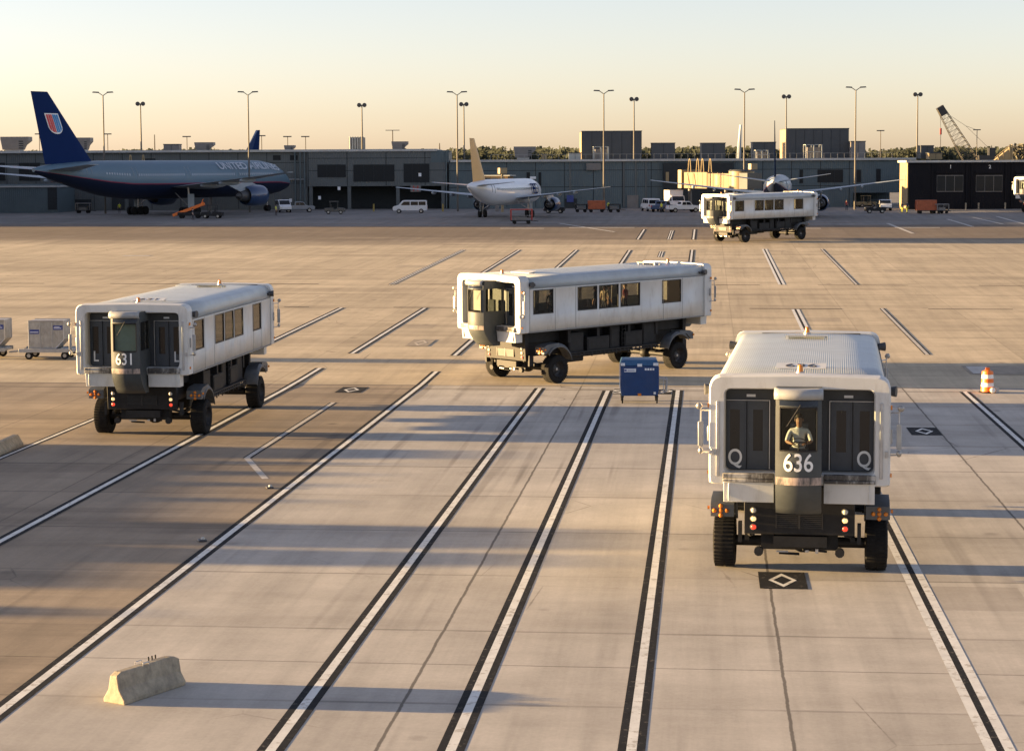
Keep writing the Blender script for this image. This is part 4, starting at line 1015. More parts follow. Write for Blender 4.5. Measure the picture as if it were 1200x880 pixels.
# ------------------------------------------------------------------ aircraft
def airliner(label, loc, heading, P, mats, name='parked_airliner', gear_x=None):
    """nose along local +x measured back from the nose; origin at the main gear on the ground"""
    t = thing(name, label, 'airliner', loc, heading, 'airliners parked at the terminal')
    gx = P['gear']; L, r, zc = P['len'], P['r'], P['zc']
    def X(d): return gx - d                       # distance from nose -> local x
    ang = sorted([R(9 * i) for i in range(40) if i not in (11, 29)] + [R(a) for a in (100.5, 104.0, 256.0, 259.5)]); N = len(ang)
    st = [(0.0, -0.30, 0.02), (0.012, -0.26, 0.26), (0.03, -0.20, 0.46), (0.06, -0.11, 0.70), (0.095, -0.03, 0.88), (0.14, 0, 0.98), (0.18, 0, 1), (0.30, 0, 1), (0.45, 0, 1), (0.62, 0, 1), (0.70, 0.02, 0.98), (0.78, 0.12, 0.87), (0.86, 0.28, 0.66), (0.93, 0.42, 0.42), (0.975, 0.50, 0.24), (1.0, 0.54, 0.10)]
    rings, zmid = [], {}
    for u, dz, k in st:
        rings.append([(X(u * L), r * k * math.sin(a), zc + r * dz + r * k * math.cos(a)) for a in ang])
    fm = []
    for i in range(N):
        c = math.cos((ang[i] + ang[(i + 1) % N] if i < N - 1 else ang[i] + 2 * math.pi) / 2)
        fm.append(0 if c > -0.19 else (1 if c > -0.24 and P.get('stripe') else (2 if P.get('stripe') else 0)))
    m = MB(); m.loft(rings, mats=fm); fus = m.build('fuselage', [mats['top'], mats['line'], mats['belly']], t, smooth=50)
    def surf(d, a, off=0.03):
        u = d / L
        for (u0, z0, k0), (u1, z1, k1) in zip(st, st[1:]):
            if u0 <= u <= u1:
                f = (u - u0) / (u1 - u0); dz = z0 + (z1 - z0) * f; k = k0 + (k1 - k0) * f
                return Vector((X(d), (r * k + off) * math.sin(a), zc + r * dz + (r * k + off) * math.cos(a)))
    for sd in (1, -1):                            # window rows
        m = MB(); d = P['win'][0]
        while d < P['win'][1]:
            if not any(a < d < b for a, b in P.get('gaps', ())):
                a0, a1 = R(72), R(72 + 21 / r * 1.0)
                q = [surf(d, sd * a0), surf(d + P.get('ww', 0.28), sd * a0), surf(d + P.get('ww', 0.28), sd * a1), surf(d, sd * a1)]; m.add(q, [(0, 1, 2, 3)])
            d += 0.55
        m.build('cabin_window', P.get('wmat', 'black_glass'), fus, recalc=False, smooth=0)
        m = MB()
        for d in P['doors']:
            aa = [R(50), R(50 + 100 / r)]
            for e in (0, 0.95): q = [surf(d + e, sd * (aa[0] + (aa[1] - aa[0]) * i / 6), 0.02) for i in range(7)]; m.path(q, 0.035, 5)
        m.build('door_outline', P.get('dmat', 'air_wing'), fus)
    m = MB()
    for sd in (1, -1):
        q = [surf(L * 0.035, sd * R(35), .02), surf(L * 0.06, sd * R(60), .02), surf(L * 0.075, sd * R(42), .02), surf(L * 0.058, sd * R(10), .02)]; m.add(q, [(0, 1, 2, 3)])
    m.build('cockpit_window', 'black_glass', fus, recalc=False, smooth=0)
    def foil(c, th, n=9):
        pts = []
        for i in range(n): u = i / (n - 1); pts.append((u, th * 2.6 * (0.2969 * math.sqrt(u) - 0.126 * u - 0.3516 * u * u + 0.2843 * u ** 3 - 0.1015 * u ** 4) * 1.9))
        return [(u * c, z * c) for u, z in pts] + [(u * c, -z * c * 0.7) for u, z in pts[-2:0:-1]]
    def wing(nm, secs, mat, par=t, vertical=False):
        rings = []
        for (le, y, z, c, th) in secs:
            rings.append([(X(le + u), y, z + w) if not vertical else (X(le + u), y + w * 1.2, z) for u, w in foil(c, th)])
        m = MB(); m.loft(rings); return m.build(nm, mat, par, smooth=45)
    W = P['wing']
    for sd in (1, -1):
        root, kink, tip = W['root'], W['kink'], W['tip']
        w = wing('wing', [(le, sd * y, z, c, th) for le, y, z, c, th in (root, kink, tip)], mats['wing'])
        for f in (0.28, 0.45, 0.63):
            y = root[1] + (tip[1] - root[1]) * f; z = root[2] + (tip[2] - root[2]) * f
            le = root[0] + (tip[0] - root[0]) * f; c = (kink[3] + (tip[3] - kink[3]) * max(0, (f - 0.3) / 0.7))
            te = le + c
            m = MB(); m.ell((X(te - 0.1 * c), sd * y, z - 0.35 * r / 3), c * 0.42, 0.22 * r / 3 + 0.08, 0.34 * r / 3 + 0.06, 10, 8); m.build('flap_fairing', mats['wing'], w)
        E = P['eng']; ex, ey, ez, er, el = E
        m = MB(); m.lathe([(0, er * 0.86), (-0.02 * el, er * 0.95), (-0.12 * el, er), (-0.45 * el, er * 1.0), (-0.72 * el, er * 0.86), (-0.74 * el, er * 0.80), (-0.6 * el, er * 0.72), (-0.2 * el, er * 0.74), (0, er * 0.86)], (X(ex), sd * ey, ez), 'x', 28)
        en = m.build('engine', mats['engine'], t, smooth=50)
        m = MB(); m.lathe([(-0.55 * el, er * 0.70), (-0.80 * el, er * 0.52), (-0.98 * el, er * 0.40), (-0.98 * el, er * 0.30), (-1.12 * el, 0.02)], (X(ex), sd * ey, ez), 'x', 24); m.build('exhaust_nozzle', 'rim_dark', en)
        m = MB(); m.lathe([(-0.12 * el, er * 0.78), (-0.14 * el, er * 0.25), (-0.04 * el, 0.02)], (X(ex), sd * ey, ez), 'x', 24); m.build('fan', 'rim_dark', en)
        m = MB(); zt = root[2] + (tip[2] - root[2]) * (ey - root[1]) / (tip[1] - root[1])
        m.hexa([(X(ex + 0.15 * el), sd * ey - 0.18, ez + er * 0.9), (X(ex + 0.15 * el), sd * ey + 0.18, ez + er * 0.9), (X(ex + 0.95 * el), sd * ey + 0.15, ez + er * 0.4), (X(ex + 0.95 * el), sd * ey - 0.15, ez + er * 0.4)], [(X(ex + 0.45 * el), sd * ey - 0.15, zt + 0.1), (X(ex + 0.45 * el), sd * ey + 0.15, zt + 0.1), (X(ex + 1.6 * el), sd * ey + 0.1, zt), (X(ex + 1.6 * el), sd * ey - 0.1, zt)])
        m.build('pylon', mats['wing'], en)
        T = P['stab']; wing('tailplane', [(le, sd * y, z, c, th) for le, y, z, c, th in T], mats['stab'])
    Fn = P['fin']; fin = wing('tail_fin', [(le, 0, z, c, th) for le, z, c, th in Fn], mats['fin'], vertical=True)
    # landing gear
    for sd in (1, -1):
        gy = P['track'] / 2; wr = P['wr']
        m = MB(); m.cyl((0, sd * gy, wr), (0, sd * gy * 0.95, zc - r * 0.4), 0.16, n=8); m.cyl((0, sd * gy, wr + 0.6), (0, sd * gy * 0.45, zc - r * 0.7), 0.09, n=8); m.bx(-P['bog'] , P['bog'], sd * gy - 0.09, sd * gy + 0.09, wr - 0.09, wr + 0.09)
        g0 = m.build('main_gear', 'hub_metal', t)
        for dx in ([-P['bog'], 0, P['bog']] if P['bog'] > 1.2 else ([-P['bog'], P['bog']] if P['bog'] > 0.2 else [0])):
            for dy in (-0.42, 0.42): MB().cyl((dx, sd * gy + dy - 0.2, wr), (dx, sd * gy + dy + 0.2, wr), wr, n=18).build('wheel', 'rubber', g0, bevel=0.06)
        m = MB(); m.bx(-0.7, 0.9, sd * gy * 0.98 + sd * 0.25, sd * gy * 0.98 + sd * 0.30, wr * 1.6, zc - r * 0.75); m.build('gear_door', mats['stab'], g0)
    nx = X(P['nose']); m = MB(); m.cyl((nx, 0, 0.4), (nx, 0, zc - r * 0.6), 0.11, n=8); g1 = m.build('nose_gear', 'hub_metal', t)
    for dy in (-0.28, 0.28): MB().cyl((nx, dy - 0.15, P['wr'] * 0.8), (nx, dy + 0.15, P['wr'] * 0.8), P['wr'] * 0.8, n=16).build('wheel', 'rubber', g1)
    return t, fus, fin, surf, X
def fin_half(P, d, z):
    Fn = P['fin']; (l0, z0, c0, t0), (l1, z1, c1, t1) = Fn[0], Fn[-1]
    f = (z - z0) / (z1 - z0); le = l0 + (l1 - l0) * f; c = c0 + (c1 - c0) * f; th = t0 + (t1 - t0) * f
    u = min(1, max(0.0, (d - le) / c))
    return th * 2.6 * 1.9 * 1.2 * c * (0.2969 * math.sqrt(u) - 0.126 * u - 0.3516 * u * u + 0.2843 * u ** 3 - 0.1015 * u ** 4)
# large grey and navy twin
B7 = dict(len=64.5, r=3.1, zc=5.75, gear=34.5, nose=6.5, track=10.9, wr=0.68, bog=1.45, stripe=True, win=(8.5, 51), gaps=((18, 19.5), (31, 32.5), (44, 45.5)), doors=(6, 18.2, 31.2, 44.2, 54), wmat='cabin_pane', ww=0.26,
          wing=dict(root=(22.5, 2.6, 4.5, 13.2, 0.09), kink=(29.5, 9.8, 5.1, 8.0, 0.08), tip=(40.5, 30.6, 6.9, 2.0, 0.07)),
          eng=(21.0, 9.7, 3.0, 1.75, 6.2), stab=[(55.0, 0.9, 7.4, 7.2, 0.07), (62.1, 10.7, 8.2, 2.4, 0.06)], fin=[(51.2, 8.3, 10.8, 0.07), (61.1, 19.2, 3.6, 0.055)])
mats7 = dict(top='air_grey', line='air_red', belly='air_navy', wing='air_wing', engine='air_engine', stab='air_wing', fin='air_tail_blue')
g = G(192, 252)
pl, fus, fin, surf, X = airliner('large grey and navy airliner with a red and blue shield on its dark blue tail', (g.x, g.y, g.z), R(60), B7, mats7)
def side_text(s, size, d0, a0, mat, name, r, par, surf, xs=1.0, bold=0.0, sd=-1):
    def warp(p):
        return surf(d0 - p.x, sd * (R(a0) - p.y / r), 0.16 + p.z)
    return text(s, size, Matrix.Identity(4), par, mat, name, xs, bold, 0.01, warp)
side_text('UNITED AIRLINES', 1.5, 14.6, 60, 'title_pale', 'title_lettering', 3.1, fus, surf, 1.05, 0.02)
# shield emblem on both sides of the fin
for sd in (1, -1):
    def FP(a, z, off): 
        d = 60.0 + (z - 14.4) * 0.40 + sd * a
        return (X(d), sd * (fin_half(B7, d, z) + off), z)
    ztop, zbot = 15.8, 13.0
    def shield(k):                              # outline, k grows it
        w = 1.3 + k; pts = [(-w, ztop + k), (w, ztop + k)]
        for i in range(9):
            t = i / 8 * math.pi; pts.append((w * math.cos(t) * (1.0 if i in (0, 8) else 0.98), zbot + 0.9 - (0.9 + k) * math.sin(t)))
        return pts
    m = MB(); pts = shield(0.16); m.add([FP(a, z, 0.04) for a, z in pts], [tuple(range(len(pts)))]); em = m.build('shield_emblem', 'letter_white', fin, recalc=False, smooth=0)
    for mt, segs in (('logo_red', ((-1.27, -0.86), (-0.78, -0.42))), ('logo_blue', ((0.42, 0.78), (0.86, 1.27)))):
        m = MB()
        for a, b in segs:
            zb = lambda q: zbot + 0.9 - 0.85 * math.sqrt(max(0, 1 - (q / 1.3) ** 2))
            n = 5; xs = [a + (b - a) * i / n for i in range(n + 1)]
            for x0, x1 in zip(xs, xs[1:]): m.add([FP(x0, zb(x0), .06), FP(x1, zb(x1), .06), FP(x1, ztop, .06), FP(x0, ztop, .06)], [(0, 1, 2, 3)])
        m.build('emblem_stripe', mt, em, recalc=False, smooth=0)
    m = MB(); m.add([FP(-0.36, zbot + 0.15, .06), FP(-0.06, zbot + 0.05, .06), FP(-0.06, ztop, .06), FP(-0.36, ztop, .06)], [(0, 1, 2, 3)]); m.build('emblem_stripe', 'logo_red', em, recalc=False, smooth=0)
    m = MB(); m.add([FP(0.06, zbot + 0.05, .06), FP(0.36, zbot + 0.15, .06), FP(0.36, ztop, .06), FP(0.06, ztop, .06)], [(0, 1, 2, 3)]); m.build('emblem_stripe', 'logo_blue', em, recalc=False, smooth=0)
# white narrow body with an orange tail
A3 = dict(len=37.6, r=2.0, zc=3.95, gear=17.9, nose=5.1, track=7.6, wr=0.58, bog=0.0, win=(6.5, 29), doors=(4.6, 29.5),
          wing=dict(root=(11.2, 1.7, 3.0, 7.2, 0.10), kink=(14.6, 6.2, 3.5, 4.0, 0.09), tip=(19.6, 17.0, 4.7, 1.4, 0.08)), eng=(10.2, 5.75, 1.95, 1.12, 4.2), stab=[(31.4, 0.5, 5.1, 4.0, 0.07), (34.6, 6.2, 5.6, 1.4, 0.06)], fin=[(28.6, 5.6, 6.6, 0.075), (34.4, 12.0, 2.4, 0.06)])
matsA = dict(top='air_white', line='air_white', belly='air_white', wing='air_wing', engine='air_engine', stab='air_wing', fin='air_orange')
g = G(593, 255)
pl, fus, fin, surf, X = airliner('white airliner with an orange tail and dark letters by the nose, seen from behind', (g.x, g.y, g.z), R(74), A3, matsA)
side_text('TED', 1.7, 8.6, 102, 'air_tail_blue', 'title_lettering', 2.0, fus, surf, 1.0, 0.0)
# narrow body seen straight from behind
B5 = dict(len=47.0, r=1.95, zc=4.5, gear=23.5, nose=5.2, track=7.3, wr=0.55, bog=0.6, stripe=True, win=(7, 38), doors=(5, 13, 36), wmat='cabin_pane',
          wing=dict(root=(16.5, 1.7, 3.5, 8.0, 0.10), kink=(20.4, 6.5, 4.1, 4.8, 0.09), tip=(27.0, 19.0, 5.75, 1.5, 0.08)), eng=(15.0, 6.5, 2.1, 1.3, 4.6), stab=[(40.0, 0.5, 5.6, 4.4, 0.07), (43.6, 7.9, 6.7, 1.5, 0.06)], fin=[(36.8, 6.3, 8.0, 0.034), (43.8, 14.2, 2.9, 0.028)])
g = G(911, 255)
airliner('airliner seen straight from behind with a dark upright tail fin', (g.x, g.y, g.z), R(81.3), B5, dict(mats7, top='air_wing', stab='air_wing', fin='air_tail_dark'))
# tails of aircraft on the far side of the terminal
def far_tail(label, px0, px1, ytop, ybase, Y, mat, flip=1, lean=1.0):
    p = A((px0 + px1) / 2, ybase, Y); k = Y / F; w = (px1 - px0) * k; h = (ybase - ytop) * k
    t = thing('parked_airliner', label, 'airliner', (p.x, Y, ZF), 0.0, 'airliners parked at the terminal')
    z0 = p.z - ZF
    m = MB(); rings = []
    for z, a, b in ((z0 - 1.5, -0.9, 0.55), (z0, -0.5, 0.42), (z0 + h, 0.22 * lean, 0.5)):
        rings.append([(flip * w * a, 0, z), (flip * w * (a * 0.5 + b * 0.5), -0.22, z), (flip * w * b, 0, z), (flip * w * (a * 0.5 + b * 0.5), 0.22, z)])
    m.loft(rings); m.build('tail_fin', mat, t, smooth=0)
    m = MB(); m.lathe([(0, 0.3), (2, 1.0), (6, 1.7), (12, 1.95), (24, 1.95), (28, 1.2), (29, 0.1)], (-3 if flip < 0 else -26, 0, z0 - 3.2), 'x', 20); m.build('fuselage', 'air_wing', t)
    m = MB()
    for x in (-4, -14): 
        xx = x if flip > 0 else -x
        m.cyl((xx, -1.5, 0), (xx, -1, z0 - 4), 0.3, n=8); m.cyl((xx, 1.5, 0), (xx, 1, z0 - 4), 0.3, n=8)
    m.build('landing_gear', 'hub_metal', t)
far_tail('blue tail fin of an airliner rising behind the left terminal roof', 288, 305, 153, 177, 400, 'air_tail_blue', 1)
far_tail('thin pale tail fin of an airliner behind the terminal beside a tall lamp pole', 863, 869, 147, 186, 405, 'air_wing', 1, 0.2)

# ------------------------------------------------------------------ terminal
YT = 366.0
def PX(px, Y): return A(px, 190, Y).x
def PZ(py, Y, px=600): return A(px, py, Y).z
def wall_box(mb, px0, px1, y_top, Y, y_bot=None, depth=28, mat=0):
    z1 = PZ(y_top, Y, (px0 + px1) / 2); z0 = ZF if y_bot is None else PZ(y_bot, Y, (px0 + px1) / 2)
    mb.bx(PX(px0, Y), PX(px1, Y), Y, Y + depth, z0, z1, mat)
def local(o, m):
    """shift a mesh in world space to its parent's frame"""
    L = Vector(o.location); m.v = [tuple(Vector(v) - L) for v in m.v]; return m
def plate(px0, px1, y0, y1, Y, out=0.06, th=0.05):
    """flat panel on a wall facing the camera at distance Y, between pixel rows"""
    m = MB(); pm_ = (px0 + px1) / 2
    m.bx(PX(px0, Y), PX(px1, Y), Y - out, Y - out + th, PZ(y1, Y, pm_), PZ(y0, Y, pm_)); return m
# left wing of the terminal
t = thing('terminal_building', 'long dark grey terminal on the left with large windows over open bays', 'terminal', (PX(250, YT), YT, ZF))
m = MB(); zt = PZ(178.5, YT, 300); zm = PZ(219, YT, 300)
xl, xr = PX(-260, YT), PX(524, YT)
m.bx(xl, PX(360, YT), YT, YT + 30, ZF, zt)
m.bx(PX(360, YT), xr, YT - 0.4, YT + 30, zm, zt); local(t, m).build('wall', 'terminal_panel_warm', t)
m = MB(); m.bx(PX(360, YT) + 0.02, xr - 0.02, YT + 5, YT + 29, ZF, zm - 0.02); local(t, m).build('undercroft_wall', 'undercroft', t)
for px in (364, 409, 466, 519):
    m = MB(); m.bx(PX(px - 2, YT), PX(px + 2, YT), YT - 0.3, YT + 0.5, ZF, zm - 0.01); local(t, m).build('column', 'terminal_panel_warm', t)
m = MB(); m.bx(xl - .5, PX(512, YT), YT - 0.7, YT + 30.3, zt + 0.003, zt + 0.42); local(t, m).build('roof_edge', 'fascia', t)
m = MB(); m.bx(PX(512, YT) + 0.01, xr + 0.3, YT - 0.42, YT + 20, zt + 0.003, PZ(176, YT)); m.bx(PX(505, YT), PX(526, YT), YT - 0.45, YT - 0.41, PZ(190, YT), zt); local(t, m).build('stair_head', 'terminal_panel', t)
def window(parent, px0, px1, y0, y1, Y, mull=1, mat='dark_pane', frame='undercroft'):
    f = local(parent, plate(px0, px1, y0, y1, Y, 0.10, 0.095)).build('window', frame, parent)
    w = (px1 - px0); k = 0.06 * w / mull
    for i in range(mull):
        a = px0 + w * i / mull + k * 0.5; b = px0 + w * (i + 1) / mull - k * 0.5
        local(parent, plate(a, b, y0 + 0.8, y1 - 0.8, Y, 0.125, 0.02)).build('pane', mat, f)
Yw = YT - 0.4
window(t, 372, 405, 193, 208, Yw, 3); window(t, 414, 462, 193, 213, Yw, 4); window(t, 473, 503, 192, 214, Yw, 3)
window(t, 22, 47, 191, 212, YT, 2); window(t, -12, 6, 191, 212, YT, 2); window(t, 168, 182, 186, 189, YT, 1)
for px in (320, 340): window(t, px, px + 9, 182, 188, YT, 1)
for (a, b, y0, y1) in ((87, 106, 234, 246), (130, 145, 230, 246), (150, 164, 232, 246)):
    local(t, plate(a, b, y0, y1, YT, 0.1, 0.09)).build('loading_door', 'undercroft', t)
for (px, py) in ((374, 232), (397, 221), (492, 205), (340, 235), (303, 238)):
    m = local(t, plate(px - 1.6, px + 1.6, py - 2, py + 2, YT - 0.45, 0.12, 0.06)); m.build('notice_board', 'sticker_white', t)
for px in (346, 352, 357, 523): 
    m = MB(); m.cyl((PX(px, YT), YT - 0.55, ZF), (PX(px, YT), YT - 0.55, zt), 0.12, n=6); local(t, m).build('downpipe', 'terminal_panel', t)
def joints(par, px0, px1, Y, z0, z1, step=5.2, mat='undercroft'):
    m = MB(); x = PX(px0, Y)
    while x < PX(px1, Y): m.bx(x - 0.05, x + 0.05, Y - 0.035, Y - 0.012, z0, z1); x += step
    for z in (z0 + (z1 - z0) * .45, z0 + (z1 - z0) * .82): m.bx(PX(px0, Y), PX(px1, Y), Y - 0.033, Y - 0.014, z - 0.05, z + 0.05)
    local(par, m).build('panel_joint', mat, par)
joints(t, -60, 358, YT, ZF + 0.2, zt - 0.1); joints(t, 361, 523, Yw, zm + 0.1, zt - 0.1, 7.0)
m = local(t, plate(481, 493, 217, 225, Yw, 0.5, 0.12)); sg = m.build('gate_sign', 'hvac_grey', t)
M = frameM(Vector((PX(487, Yw), Yw - 0.52, PZ(224, Yw, 487))) - Vector(t.location), (1, 0, 0), (0, 0, 1)); text('H', 0.95, M, sg, 'red_paint', 'gate_letter', 1.2, 0.03, 0.02)
m = MB(); m.cyl((PX(300, YT), YT - 0.3, ZF + 5.4), (PX(357, YT), YT - 0.3, ZF + 5.4), 0.15, n=6); m.cyl((PX(90, YT), YT - 0.3, ZF + 4.4), (PX(300, YT), YT - 0.3, ZF + 4.4), 0.12, n=6); local(t, m).build('pipe', 'galvanised', t)
# lower annex at far left
t = thing('annex_building', 'low windowless dark annex with a pale roof edge at far left', 'building', (PX(20, 352), 352, ZF))
m = MB(); wall_box(m, -90, 66, 217, 350, depth=14); local(t, m).build('wall', 'terminal_panel', t)
m = MB(); m.bx(PX(-90, 350), PX(66, 350) + 0.2, 349.7, 364.2, PZ(217, 350) + .003, PZ(215, 350)); local(t, m).build('roof_edge', 'fascia', t)
m = local(t, plate(55, 66, 220, 246, 350, 0.08, 0.07)); m.build('side_panel', 'undercroft', t)
# middle wing
t = thing('terminal_building', 'long blue-grey metal clad terminal wing in the middle behind the white airliner', 'terminal', (PX(800, YT), YT, ZF))
zr = PZ(189.0, YT, 800)
m = MB(); xa, xb = PX(525.5, YT), PX(1000, YT)
m.bx(xa, xb, YT, YT + 34, ZF, zr); m.bx(xb, PX(1060, YT), YT, YT + 34, PZ(226, YT, 1030), zr); m.bx(xb + 0.01, PX(1060, YT), YT + 14, YT + 33, ZF, PZ(226, YT, 1030) - 0.01)
local(t, m).build('wall', 'terminal_panel', t)
m = MB(); m.bx(xa + 0.4, PX(1060, YT) + 2, YT - 0.5, YT + 34.3, zr + 0.003, zr + 0.40); local(t, m).build('roof_edge', 'fascia', t)
m = MB(); m.bx(PX(777, YT), PX(858, YT), YT - 1.2, YT - 0.02, ZF, zr - 0.3); local(t, m).build('recess_wall', 'undercroft', t)
for px in (668, 731, 745, 757): 
    m = MB(); m.bx(PX(px, YT) - .15, PX(px, YT) + .15, YT - 0.12, YT - 0.01, ZF, zr); local(t, m).build('pilaster', 'terminal_panel_warm', t)
joints(t, 526, 776, YT, ZF + 0.2, zr - 0.1); joints(t, 860, 1000, YT, ZF + 0.2, zr - 0.1); window(t, 958, 988, 199, 214, YT, 3); window(t, 937, 941, 199, 215, YT, 1); window(t, 1004, 1009, 199, 214, YT, 1); window(t, 1027, 1032, 198, 214, YT, 1)
window(t, 617, 621, 202, 212, YT, 1); window(t, 631, 634, 202, 218, YT, 1); window(t, 780, 784, 201, 214, YT - 1.2, 1, 'sunlit_ochre'); window(t, 797, 801, 201, 214, YT - 1.2, 1, 'sunlit_ochre')  # ochre panes are painted yellow reflections in the slits
m = local(t, plate(687, 704, 191.5, 199.5, YT, 0.5, 0.49)); m.build('vent_hood', 'hvac_grey', t)
m = local(t, plate(621, 628, 207, 210, YT, 0.1, 0.09)); m.build('notice_board', 'sticker_white', t)
m = local(t, plate(662, 676, 233, 246, YT, 0.2, 0.19)); m.build('loading_door', 'undercroft', t)
m = local(t, plate(664, 672, 229, 237, YT, 0.3, 0.05)); m.build('door_panel', 'decal_blue', t)
m = local(t, plate(735, 748, 229, 246, YT, 0.2, 0.19)); m.build('loading_door', 'hvac_grey', t)
# black gate building at right
YG = 344.0
t = thing('gate_building', 'black gate building at right with numbered bays and a sunlit ochre end wall', 'building', (PX(1120, YG), YG, ZF))
zg = PZ(190.5, YG, 1130); x0, x1 = PX(1065, YG), PX(1330, YG)
m = MB(); m.bx(x0, x1, YG, YG + 7, ZF, zg); local(t, m).build('wall', 'gate_black', t)
m = MB(); m.bx(x0 - 0.16, x0 - 0.01, YG + 0.2, YG + 7, ZF, zg - 0.05); local(t, m).build('end_wall', 'sunlit_ochre', t)  # sunlit left face painted as a warmer slab over the dark wall
m = MB(); m.bx(x0 - 0.5, x1, YG - 0.5, YG + 7.3, zg + 0.003, zg + 0.36); local(t, m).build('roof_edge', 'fascia', t)
for c, num in ((1114, '1'), (1160, '2'), (1207, '3')):
    window(t, c - 16, c + 15, 205.5, 225, YG, 3, 'dark_pane', 'hvac_grey')
    local(t, plate(c - 17, c + 16, 201, 203, YG, 0.4, 0.39)).build('canopy', 'gate_black', t)
    M = frameM(Vector((PX(c, YG), YG - 0.05, PZ(197.6, YG, c))) - Vector(t.location), (1, 0, 0), (0, 0, 1)); text(num, 0.6, M, t, 'letter_white', 'bay_number', 1.0, 0.01, 0.03)
    for px in (c - 21, c + 19):
        m = MB(); m.bx(PX(px, YG) - .12, PX(px, YG) + .12, YG - 0.2, YG - 0.01, ZF, zg - 0.02); local(t, m).build('pilaster', 'gate_black', t)
for px in (1130, 1145, 1176):
    m = MB(); m.cyl((PX(px, YG), YG - 1.6, ZF), (PX(px, YG), YG - 1.6, ZF + 1.1), 0.14, n=8); m.bx(PX(px, YG) - .14, PX(px, YG) + .14, YG - 1.72, YG - 1.68, ZF + 0.85, ZF + 1.0)
    tag(m.build('bollard', 'precast'), f'grey bollard in front of the black gate building, {dict([(1130, "leftmost"), (1145, "middle"), (1176, "rightmost")])[px]} of the three', 'bollard', 'bollards at the black gate building')
# unseen block added at left so its shadow bands cross the apron
t = thing('unseen_shadow_block', 'unseen low grey block added beyond the left edge to cast long shadows across the apron', 'building', (-78, 74, 0))
def sh(mb, ya, yb, z): mb.bx(-82, -69.0, ya, yb, 0, z)
m = MB(); m.bx(-84, -69, 61.0, 88.4, 0, 4.95); local(t, m).build('wall', 'terminal_panel_warm', t)
for k in range(6):
    m = MB(); m.bx(-69.0, -68.9, 63 + k * 4.4, 65.6 + k * 4.4, 1.2, 2.9); f = local(t, m).build('window', 'fascia', t); m = MB(); m.bx(-68.9, -68.88, 63.1 + k * 4.4, 65.5 + k * 4.4, 1.3, 2.8); local(t, m).build('pane', 'black_glass', f)
m = MB()
for ya, yb, z in ((67.9, 71.1, 6.15), (65.2, 66.9, 6.05), (86.0, 88.2, 5.75), (81.2, 82.0, 5.35), (78.6, 79.3, 5.3), (84.0, 84.5, 5.4), (57.6, 58.5, 5.0), (75.2, 75.9, 5.25)):
    m.bx(-76, -69.6, ya, yb, 0 if ya < 60 else 4.955, z)
local(t, m).build('shadow_stripe_block', 'hvac_grey', t)  # upper blocks shaped only to throw the shadow stripes

# unseen block added beyond the left edge to shade the stands before the gates
t = thing('terminal_building', 'unseen tall block added beyond the left edge to shade the aircraft stands', 'terminal', (-116, 330, gz(330)))
m = MB(); m.bx(-129, -105, 297, 363.5, 2.6, ZF + 14.0); local(t, m).build('wall', 'terminal_panel', t)
for k in range(12):
    m = MB(); m.bx(-105.0, -104.92, 299 + k * 5.3, 302.6 + k * 5.3, ZF + 5.5, ZF + 8.5); f = local(t, m).build('window', 'undercroft', t)
    m = MB(); m.bx(-104.92, -104.9, 299.2 + k * 5.3, 302.4 + k * 5.3, ZF + 5.7, ZF + 8.3); local(t, m).build('pane', 'dark_pane', f)
m = MB(); m.bx(-129.4, -104.6, 296.6, 363.9, ZF + 14.003, ZF + 14.4); local(t, m).build('roof_edge', 'fascia', t)

